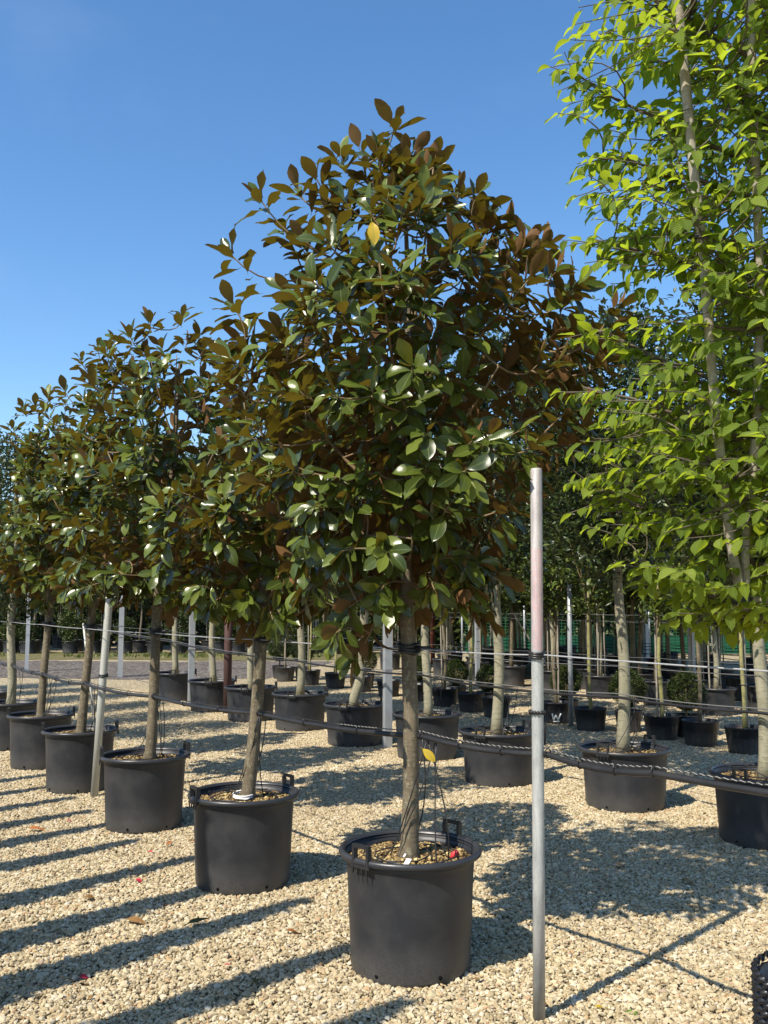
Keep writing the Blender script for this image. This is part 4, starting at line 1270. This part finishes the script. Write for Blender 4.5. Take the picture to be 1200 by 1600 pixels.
# ------------------------------------------------------------------ wires and irrigation pipes
def sag(pts, per=6, drop=0.015):
    out = []
    for a, c in zip(pts, pts[1:]):
        for k in range(per):
            f = k / per
            out.append((a[0] + (c[0] - a[0]) * f, a[1] + (c[1] - a[1]) * f, a[2] + (c[2] - a[2]) * f - drop * 4 * f * (1 - f)))
    out.append(pts[-1])
    return out
b = MB()
w_pts = [(1.62, 2.45, 1.43), (0.655, 3.80, 1.432), (0.17, 4.34, 1.43), (-0.74, 5.60, 1.425), (-1.70, 6.97, 1.42), (-2.60, 8.19, 1.42), (-3.44, 9.40, 1.43), (-4.24, 10.65, 1.43), (-5.04, 11.9, 1.43), (-7, 14.8, 1.43)]
b.tube(sag(w_pts, 5, 0.006), 0.0034, 5)
o = b.build('support_wire', M['wire']); tag(o, 'taut upper wire tied to every trunk of the front row', 'wire')
p_pts = [(1.9, 1.9, 1.13), (0.95, 3.34, 1.045), (0.66, 3.815, 1.035), (0.175, 4.36, 1.03), (-0.74, 5.60, 0.99), (-1.70, 6.97, 0.955), (-2.60, 8.17, 0.945), (-3.40, 9.40, 0.93), (-4.22, 10.65, 0.94), (-5.0, 11.9, 0.94), (-7, 14.8, 0.94)]
root = empty('irrigation_pipe', (0, 0, 0), 'black irrigation pipe hung along the front row, with drip tubes', 'pipe')
path = sag(p_pts, 6, 0.02)
b = MB(); b.tube(path, 0.0125, 8); b.build('pipe_run', M['pipe'], root)
# twisted black and white cord riding on the pipe
dense = []
for a, c in zip(path, path[1:]):
    a, c = Vector(a), Vector(c)
    m_ = max(2, int((c - a).length / 0.006))
    dense += [a + (c - a) * (k / m_) for k in range(m_)]
near = [q for q in dense if q.y < 4.9]
for ph, mat, nm in ((0, M['cord_white'], 'white_strand'), (math.pi, M['black_plastic'], 'black_strand')):
    b = MB()
    d_ = Vector((-0.55, 0.83, 0)).normalized(); sd = Vector((0.83, 0.55, 0))
    pts = []
    for i, q in enumerate(near):
        a = i * 1.25 + ph
        pts.append(q + Vector((0, 0, 0.024)) + Vector((0, 0, 1)) * (0.0019 * math.cos(a)) + sd * (0.0019 * math.sin(a)))
    b.tube(pts, 0.0018, 4); b.build(nm, mat, root)
far_c = [q + Vector((0, 0, 0.022)) for q in dense if q.y >= 4.88][::24]
b = MB(); b.tube(far_c, 0.0032, 5); b.build('cord', M['pipe'], root)
def clip(q):
    b = MB()
    b.tube([(q[0] + 0.0145 * math.cos(a) * 0.83, q[1] + 0.0145 * math.cos(a) * 0.55, q[2] + 0.006 + 0.020 * math.sin(a)) for a in [2 * math.pi * k / 10 for k in range(11)]], 0.0035, 4)
    b.build('pipe_clip', M['pipe'], root)
for i in range(2, len(path), 2): clip(path[i])
def hang_tubes(p_row, zc, pot_h, n, seed, parent, pr=0.2, mat=None):
    rr = random.Random(seed)
    for k in range(n):
        a = rr.uniform(0, 6.28)
        s = Vector((p_row[0] + 0.10 + rr.uniform(-.05, .08), p_row[1] - 0.06 + rr.uniform(-.03, .03), zc - 0.01))
        e = Vector((p_row[0] + pr * math.cos(a) * rr.uniform(0.3, 1) + 0.03, p_row[1] + pr * math.sin(a) * rr.uniform(0.3, 1), pot_h - 0.05))
        m_ = (s + e) / 2 + Vector((rr.uniform(-.03, .1), rr.uniform(-.05, .05), rr.uniform(-0.14, -0.02)))
        b = MB(); b.tube(bez(s, m_, e, 9), 0.0032, 5); b.build('drip_tube', M['black_plastic'], parent)
for i, p in enumerate(ROW1[:6]):
    hang_tubes(p, [1.03, 0.985, 0.95, 0.945, 0.93, 0.93][i], PH, [5, 4, 4, 5, 5, 4][i], 900 + i, root)
# coiled drip lines lying on the soil of each pot: part of the same line
for i, p in enumerate(ROW1[:5]):
    rr = random.Random(950 + i)
    pts = []
    for k in range(26):
        a = k * 0.55 + i
        q = 0.08 + 0.15 * (0.5 + 0.5 * math.sin(k * 0.37 + i))
        pts.append((p[0] + q * math.cos(a), p[1] + q * math.sin(a), PH - 0.035 + rr.uniform(0, 0.012)))
    b = MB(); b.tube(pts, 0.0035, 5); b.build('drip_line', M['black_plastic'], root)

# second row
b = MB()
b.tube(sag([(3.6, 5.0, 1.14), (2.62, 6.54, 1.14), (1.93, 7.67, 1.13), (1.03, 8.68, 1.13), (0.43, 10.03, 1.13), (-0.37, 10.99, 1.13), (-1.13, 12.29, 1.13), (-1.91, 13.2, 1.12), (-2.66, 14.33, 1.13), (-3.6, 15.93, 1.17), (-6.0, 19.6, 1.2)], 4, 0.008), 0.003, 5)
tag(b.build('support_wire', M['cord_grey']), 'upper wire running along the second row', 'wire')
root2 = empty('irrigation_pipe', (0, 0, 0), 'black irrigation pipe with grey cord along the second row', 'pipe')
pth2 = sag([(3.6, 5.0, 0.90), (2.60, 6.50, 0.89), (1.90, 7.63, 0.885), (1.0, 8.64, 0.88), (0.40, 10.0, 0.885), (-0.40, 10.95, 0.89), (-1.16, 12.25, 0.90), (-1.94, 13.18, 0.92), (-2.69, 14.3, 0.95), (-3.63, 15.9, 1.0), (-6.0, 19.6, 1.1)], 4, 0.015)
b = MB(); b.tube(pth2, 0.0115, 7); b.build('pipe_run', M['pipe'], root2)
b = MB(); b.tube([(x, y, z + 0.028) for x, y, z in pth2], 0.0045, 5); b.build('cord', M['cord_grey'], root2)
for i, p in enumerate(ROW2[:5]):
    hang_tubes(p, 0.88, QH, 4, 970 + i, root2, 0.24)
    rr = random.Random(990 + i)
    pts = [(p[0] + (0.1 + 0.15 * (0.5 + 0.5 * math.sin(k * 0.4 + i))) * math.cos(k * 0.5 + i), p[1] + (0.1 + 0.15 * (0.5 + 0.5 * math.sin(k * 0.4 + i))) * math.sin(k * 0.5 + i), QH - 0.03 + rr.uniform(0, 0.05)) for k in range(28)]
    b = MB(); b.tube(pts, 0.004, 5); b.build('drip_line', M['black_plastic'], root2)
# third row
for z, lab in ((1.5, 'thin top wire tied along the third row'), (0.98, 'thin middle wire along the third row')):
    b = MB(); b.tube(sag([(5.0, 8.6, z)] + [(x - 0.04, y - 0.04, z) for x, y in ROW3], 3, 0.006), 0.003, 5)
    tag(b.build('support_wire', M['cord_grey']), lab, 'wire')
for ri, row in enumerate(ROWS):
    for z in (0.62, 1.35):
        b = MB(); b.tube(sag([(row[0][0] + 1.2, row[0][1] - 2.2, z)] + [(x - 0.05, y - 0.05, z) for x, y in row], 3, 0.02), 0.008 if z < 1 else 0.0035, 5)
        tag(b.build('support_wire', M['pipe'] if z < 1 else M['cord_grey']), ('dark lower line' if z < 1 else 'thin upper wire') + ' strung along the %s row back' % RNAME[ri], 'wire')

# ------------------------------------------------------------------ hornbeam on the right, in an air-pruning pot
HB = (1.50, 3.22)
def hornbeam():
    rr = random.Random(71)
    rg = np.random.default_rng(71)
    root = empty('hornbeam_tree', (*HB, 0), 'fresh green hornbeam trained on canes, at the right edge', 'tree')
    def loc(x, y, z): return Vector((x - HB[0], y - HB[1], z))
    zs = [0.36 + 0.28 * k for k in range(17)]
    b = MB(); b.tube([(0.012 * math.sin(k), 0.012 * math.cos(k * 1.3), z) for k, z in enumerate(zs)], [max(0.008, 0.032 * (1 - k / 19)) for k in range(17)], 12, jit=0.04, rng=rr)
    b.build('trunk', M['hornbeam_bark'], root)
    # canes of the training frame
    for pts, r in [([(1.213, 3.15, 1.62), (1.176, 3.15, 1.862), (1.153, 3.15, 2.16), (1.134, 3.15, 2.483), (1.12, 3.15, 2.853), (1.093, 3.15, 3.205), (1.065, 3.15, 3.733), (1.037, 3.15, 4.29)], 0.0165),
                   ([(1.227, 3.17, 1.62), (1.236, 3.17, 1.844), (1.269, 3.17, 2.066), (1.287, 3.17, 2.233), (1.324, 3.17, 2.714), (1.324, 3.17, 3.409), (1.333, 3.17, 4.196)], 0.0145),
                   ([(1.19, 3.135, 1.654), (1.39, 3.12, 1.651), (1.95, 3.10, 1.65)], 0.0115)]:
        b = MB(); q = [loc(*p) for p in pts]
        fine = []
        for a, c in zip(q, q[1:]):
            for k in range(4): fine.append(a.lerp(c, k / 4))
        fine.append(q[-1])
        b.tube(fine, [r * (1.14 if k % 4 == 2 else 1.0) for k in range(len(fine))], 9); b.build('cane', M['cane'], root)
    for p, r in [((1.204, 3.145, 1.652), 0.03), ((1.155, 3.15, 2.12), 0.016), ((1.115, 3.15, 2.927), 0.016), ((1.285, 3.17, 2.223), 0.014)]:
        b = MB(); c = loc(*p)
        for k in range(3): ring(b, c.x, c.y, c.z + (k - 1) * 0.008, r + 0.005, 0.006, 10)
        b.build('cane_tie', M['black_plastic'], root)
    samples = []
    bends = []
    ends = [(0.90, 3.25, 1.78), (0.78, 3.45, 2.10), (0.72, 3.3, 2.42), (0.80, 3.5, 2.7), (0.76, 3.35, 3.0), (0.84, 3.4, 3.35), (0.74, 3.45, 3.72), (0.78, 3.35, 4.1), (0.9, 3.4, 4.5),
            (1.0, 3.05, 2.2), (1.05, 3.0, 2.9), (1.0, 3.0, 3.6), (1.1, 3.75, 2.4), (1.05, 3.8, 3.2), (1.1, 3.75, 4.0), (2.1, 3.3, 2.2), (2.2, 3.4, 2.9), (2.15, 3.3, 3.6), (2.1, 3.4, 4.3), (1.6, 2.95, 3.2), (1.45, 3.0, 2.3), (1.5, 3.4, 4.9), (1.2, 3.3, 4.8)]
    for i, e in enumerate(ends):
        e = loc(*e)
        s = Vector((0, 0.02, max(1.5, e.z - rr.uniform(0.25, 0.55))))
        m_ = (s + e) / 2 + Vector((rr.uniform(-.06, .06), rr.uniform(-.05, .05), rr.uniform(-0.08, 0.10)))
        pts = bez(s, m_, e, 9)
        pts = [q + Vector((rr.uniform(-.012, .012), rr.uniform(-.012, .012), rr.uniform(-.012, .012))) * (1 if 0 < j < 8 else 0) for j, q in enumerate(pts)]
        b = MB(); b.tube(pts, [0.0115 * (1 - 0.7 * k / 8) for k in range(9)], 7); b.build('branch', M['hornbeam_bark'], root)
        samples += pts[1:]
        bends.append(pts)
    samples += [Vector((0, 0, z)) for z in zs if z > 1.7]
    L, N, P, S = [], [], [], []
    tw = MB()
    shoots = []
    for pts in bends:
        for k in range(3, 9):
            d = (pts[k] - pts[k - 1]).normalized()
            for rep_ in range(2):
                dd = (d + Vector((rr.uniform(-.7, .7), rr.uniform(-.7, .7), rr.uniform(-.3, .5)))).normalized()
                shoots.append((pts[k] + dd * 0.1, dd))
    tries = 0
    while len(shoots) < 1650 and tries < 140000:
        tries += 1
        z = rr.uniform(1.58, 5.0)
        az = rr.uniform(0, 6.2832)
        rx = 0.80 + 0.09 * math.sin(z * 4.1) + 0.05 * math.sin(z * 9)
        if z < 2.0: rx *= 0.55 + 0.45 * (z - 1.55) / 0.45
        if z > 4.4: rx *= 1 - (z - 4.4) / 1.0
        ry = 0.56
        f = math.sqrt(rr.uniform(0.05, 1.0))
        p = Vector((f * rx * math.cos(az), 0.03 + f * ry * math.sin(az), z))
        if any((p - q[0]).length < 0.05 for q in shoots): continue
        d = Vector((math.cos(az), math.sin(az) * 0.7, rr.uniform(-0.25, 0.5))) + Vector((rr.uniform(-.4, .4), rr.uniform(-.4, .4), 0))
        shoots.append((p, d.normalized()))
    for e in [(1.0, 3.3, 1.60), (1.12, 3.35, 1.58), (1.2, 3.3, 1.56), (0.9, 3.3, 1.72), (0.72, 3.4, 2.12), (0.68, 3.4, 2.0), (1.25, 3.3, 1.6), (1.1, 3.2, 1.7)]:
        p = loc(*e); shoots.append((p, Vector((-0.8, -0.2, -0.2)).normalized()))
    for p, d in shoots:
        ln = rr.uniform(0.16, 0.30)
        s0 = p - d * ln
        s = min(samples, key=lambda q: (q - s0).length)
        end = p + Vector((0, 0, -0.03))
        if (s - p).length > 0.03:
            tw.tube(bez(s, s0, end, 6), [0.0036, 0.0032, 0.0028, 0.0024, 0.002, 0.0016], 4, cap=False)
        side = d.cross(Vector((0, 0, 1))).normalized()
        nl = rr.randint(5, 8)
        for i in range(nl):
            t_ = (i + 0.4) / nl
            base = s0.lerp(end, min(1, t_ * 1.02))
            sg = 1 if i % 2 else -1
            l = d * rr.uniform(0.3, 0.7) + side * sg * rr.uniform(0.35, 0.8) + Vector((0, 0, -rr.uniform(-0.1, 1.0)))
            n = Vector((rr.uniform(-.5, .5), rr.uniform(-.6, .3), 0.8)) + d * 0.4
            sc = rr.uniform(0.048, 0.086)
            l.normalize()
            L.append(l[:]); N.append(n[:]); P.append((base + l * 0.14 * sc)[:]); S.append(sc)
    tag(tw.build('twigs', M['hornbeam_bark'], root), kind='stuff')
    L = np.array(L); N = np.array(N); P = np.array(P); S = np.array(S)
    B = basis(L, N)
    tid = rg.integers(0, len(HORN_LEAVES), len(L)); var = rg.uniform(0, 1, len(L))
    sel = largest_seen(P, B, S, (*HB, 0), 300, 16)
    place_leaves(root, 'horn', HORN_LEAVES, M['hornbeam_leaf'], tid, B, P, S, var, sel)
    rest = np.setdiff1d(np.arange(len(L)), sel)
    tag(link_mesh('foliage', foliage_mesh('foliage', HORN_LEAVES, tid[rest], B[rest], P[rest], S[rest], M['hornbeam_leaf'], var[rest]), root), kind='stuff')
hornbeam()

root = empty('studded_pot', (HB[0] + 0.0, HB[1] - 0.06, 0), 'glossy black pot covered in knobs, at the bottom right corner', 'plant pot')
AR, AH = 0.265, 0.40
b = MB(); b.lathe([(AR - 0.004, 0.0), (AR, 0.2), (AR, AH), (AR - 0.012, AH), (AR - 0.012, AH - 0.12)], 48); b.build('pot_wall', M['black_plastic'], root)
b = MB()
for j in range(13):
    for i in range(40):
        a = 2 * math.pi * (i + 0.5 * (j % 2)) / 40
        z = 0.025 + j * 0.033
        c, s = math.cos(a), math.sin(a)
        vs = [(AR * math.cos(a + 0.017 * math.cos(q) / 0.265 * 0.95), AR * math.sin(a + 0.017 * math.cos(q) / 0.265 * 0.95), z + 0.015 * math.sin(q)) for q in [2 * math.pi * k / 6 for k in range(6)]]
        vs += [((AR + 0.017) * math.cos(a + 0.008 * math.cos(q) / 0.265), (AR + 0.017) * math.sin(a + 0.008 * math.cos(q) / 0.265), z + 0.007 * math.sin(q)) for q in [2 * math.pi * k / 6 for k in range(6)]]
        vs.append(((AR + 0.022) * c, (AR + 0.022) * s, z))
        fs = [(k, (k + 1) % 6, 6 + (k + 1) % 6, 6 + k) for k in range(6)] + [(6 + k, 6 + (k + 1) % 6, 12) for k in range(6)]
        b.add(vs, fs)
M['studs'] = plastic('studs', (0.012, 0.012, 0.014), 0.22, dustf=0.04)
tag(b.build('studs', M['studs'], root), kind='stuff')
link_mesh('soil', soil_mesh(AR - 0.012, AH - 0.06, 69, 0.012, 24, 5), root)

# ------------------------------------------------------------------ labels, dropped leaves, sprout
b = MB()
m3 = Matrix.Rotation(R(-28), 3, 'Z') @ Matrix.Rotation(R(28), 3, 'X')
b.box((0.055, -0.215, PH - 0.028), (0.024, 0.075, 0.002), mat=m3)
b.box((0.055 - 0.004, -0.17, PH + 0.0), (0.008, 0.02, 0.002), mat=m3)
o = b.build('plant_label', M['label_white'], None, (ROW1[0][0] - 0.08, ROW1[0][1], 0)); tag(o, 'small white plant label lying in the nearest pot', 'label')
b = MB(); b.tube([(0, 0, 0), (0.01, 0.004, 0.02), (0.02, 0.0, 0.03), (0.03, -0.004, 0.02)], [0.012, 0.014, 0.012, 0.008], 6)
o = b.build('red_tag', M['label_red'], None, (ROW1[0][0] + 0.19, ROW1[0][1] - 0.02, PH - 0.055)); tag(o, 'small red plastic tag on the soil of the nearest pot', 'tag')
b = MB()
for k in range(2): ring(b, -0.002, 0.0, PH - 0.028 + 0.012 * k, 0.062, 0.005)
b.box((0.0, -0.075, PH - 0.03), (0.085, 0.018, 0.004), R(-25))
o = b.build('white_band', M['label_white'], None, (ROW1[1][0], ROW1[1][1], 0)); tag(o, 'white band around the foot of the leaning magnolia trunk', 'band')

FALL = [(-0.49, 4.75, 0.115, 'dead_orange', 20, 'orange dead leaf between the two nearest pots'), (-1.32, 4.92, 0.115, 'dead_brown', -8, 'yellow brown curled leaf lying on sunny gravel left of the second pot'),
        (-0.99, 4.83, 0.13, 'dead_green', 40, 'large dark green fallen leaf lying in a shadow stripe'), (-0.56, 4.12, 0.085, 'dead_green', 60, 'small curled green leaf low on the gravel before the nearest pot'),
        (-1.65, 5.27, 0.10, 'dead_brown', 30, 'rusty brown curled leaf far left on the gravel'), (-2.56, 6.83, 0.14, 'dead_orange', 5, 'orange leaf near the left photo edge, before the third pot'),
        (-1.33, 6.5, 0.10, 'dead_orange', 15, 'orange leaf touching the second pot on its left'), (-1.46, 6.40, 0.07, 'dead_orange', 70, 'small orange leaf between second and third pots'),
        (1.72, 5.59, 0.12, 'dead_brown', -15, 'brown leaf lying in the wide shadow on the right'), (1.42, 5.95, 0.10, 'dead_brown', -20, 'dark brown leaf deep in the wide shadow behind the steel post'),
        (0.84, 3.90, 0.06, 'yellow_leaf', 0, 'small yellow leaf right of the steel post foot'), (0.66, 3.9, 0.06, 'dead_brown', 130, 'small red brown leaf at the foot of the steel post'),
        (0.74, 6.4, 0.06, 'dead_orange', 10, 'tiny orange leaf behind the nearest pot, right side'), (-0.12, 4.3, 0.05, 'dead_brown', 110, 'small brown leaf against the nearest pot'), (0.38, 4.17, 0.06, 'dead_brown', 20, 'small pinkish brown leaf before the nearest pot'),
        (-0.72, 4.34, 0.032, 'red_petal', 0, 'red petal between two shadow stripes before the nearest pot'), (-1.32, 4.19, 0.06, 'red_petal', 30, 'long red petal low left on the gravel'), (-2.37, 7.12, 0.04, 'red_petal', 0, 'red petal left of the third pot'),
        (-1.75, 6.37, 0.035, 'red_petal', 60, 'pink red petal at the tip of a shadow stripe'), (-1.54, 6.24, 0.035, 'red_petal', 10, 'pink red petal left of the second pot'), (-1.46, 5.63, 0.05, 'red_petal', -20, 'orange red petal on the bright gravel left of the second pot'),
        (-1.5, 6.98, 0.045, 'red_petal', 0, 'dark red petal just before the third pot'), (0.86, 5.2, 0.035, 'red_petal', 50, 'red petal in the shadow right of the nearest pot')]
for i, (x, y, s, m, rz, lab) in enumerate(FALL):
    ms = leaf_meshes('mag', MAG_LEAVES, M[m])
    nm = 'fallen_petal' if m == 'red_petal' else 'fallen_leaf'
    o = link_mesh(nm, ms[[3, 1, 4, 2][i % 4] if m != 'dead_green' else 0])
    o.location = (x, y, 0.026 + 0.10 * s)
    o.scale = (s * (1.0 if m != 'red_petal' else 1.6), s, s)
    o.rotation_euler = (R(-3 + 4 * (i % 3)), R(8 * ((i * 5) % 3 - 1)), R(rz - 90))
    tag(o, lab, 'petal' if m == 'red_petal' else 'leaf', 'red petals dropped on the gravel' if m == 'red_petal' else 'dead leaves dropped on the gravel')
rg3 = np.random.default_rng(404)
n = 170
ly_ = 3.6 + 7.5 * rg3.uniform(0, 1, n) ** 1.3
lx_ = rg3.uniform(-0.55, 0.5, n) * (ly_ + 0.5)
Ll = rg3.normal(0, 1, (n, 3)); Ll[:, 2] *= 0.12
lit = foliage_mesh('dry_litter', MAG_LEAVES, rg3.integers(0, 6, n), basis(Ll, np.array([0, 0, 1.0])[None] + rg3.normal(0, 0.2, (n, 3))), np.stack([lx_, ly_, np.full(n, 0.024)], -1), rg3.uniform(0.012, 0.036, n), M['dead_brown'], rg3.uniform(0, 1, n))
tag(link_mesh('dry_litter', lit), 'small brown scraps of dry leaf strewn over the gravel', None, None, 'stuff')
root = empty('weed_sprout', (0.985, 3.87, 0.01), 'tiny bright green weed sprouting at the bottom of the gravel', 'weed')
sm = leaf_meshes('horn', HORN_LEAVES, M['sprout'])
for k in range(5):
    o = link_mesh('leaf', sm[k % 4], root); o.rotation_euler = (R(35), 0, k * 1.26); o.scale = (0.032, 0.032, 0.032)

# ------------------------------------------------------------------ slim cypresses left of the frame: their shadows stripe the gravel
cy = []
for i in range(2):
    rg2 = np.random.default_rng(800 + i)
    n = 3000
    zz = rg2.uniform(0, 1, n)
    rr_ = 0.145 * (1 - zz ** 1.6) * (0.75 + 0.25 * np.minimum(1, zz * 6)) + 0.012
    a = rg2.uniform(0, 6.283, n); q = np.sqrt(rg2.uniform(0, 1, n)) * rr_
    P_ = np.stack([q * np.cos(a), q * np.sin(a), 0.45 + zz * 2.75], -1)
    L_ = np.stack([np.cos(a) * 0.4, np.sin(a) * 0.4, np.ones(n)], -1) + rg2.normal(0, 0.2, (n, 3))
    cy.append(foliage_mesh('foliage', TINY, rg2.integers(0, 2, n), basis(L_, rg2.normal(0, 1, (n, 3))), P_, rg2.uniform(0.05, 0.11, n), M['far_leaf'], rg2.uniform(0, 1, n)))
cyt = plain_trunk([(0, 0, 0.25), (0, 0, 1.4), (0, 0, 2.9)], [0.02, 0.014, 0.004], M['twig'], 802, 7)
tops = [(-3.25, 9.0), (-2.98, 8.45), (-2.66, 7.95), (-2.35, 7.46), (-2.06, 7.02), (-1.74, 6.55), (-1.23, 6.13), (-0.80, 5.70), (-0.47, 5.26), (-0.17, 4.59), (0.05, 3.95), (0.3, 3.3)]
H_ = 3.2
sh = H_ / math.tan(SUN_EL)
for i, (x, y) in enumerate(tops):
    p = (x + SUN_AZ.x * sh, y + SUN_AZ.y * sh)
    t = small_tree('cypress_tree', p, 'slim cypress left of the view casting the %s shadow stripe from the top' % ORD[i], 'slim cypresses left of the view', cyt, [], cy[i % 2], rz=i)
    small_pot(p, 'small black pot of the slim cypress casting the %s shadow stripe' % ORD[i], 'pots of the slim cypresses', 0)
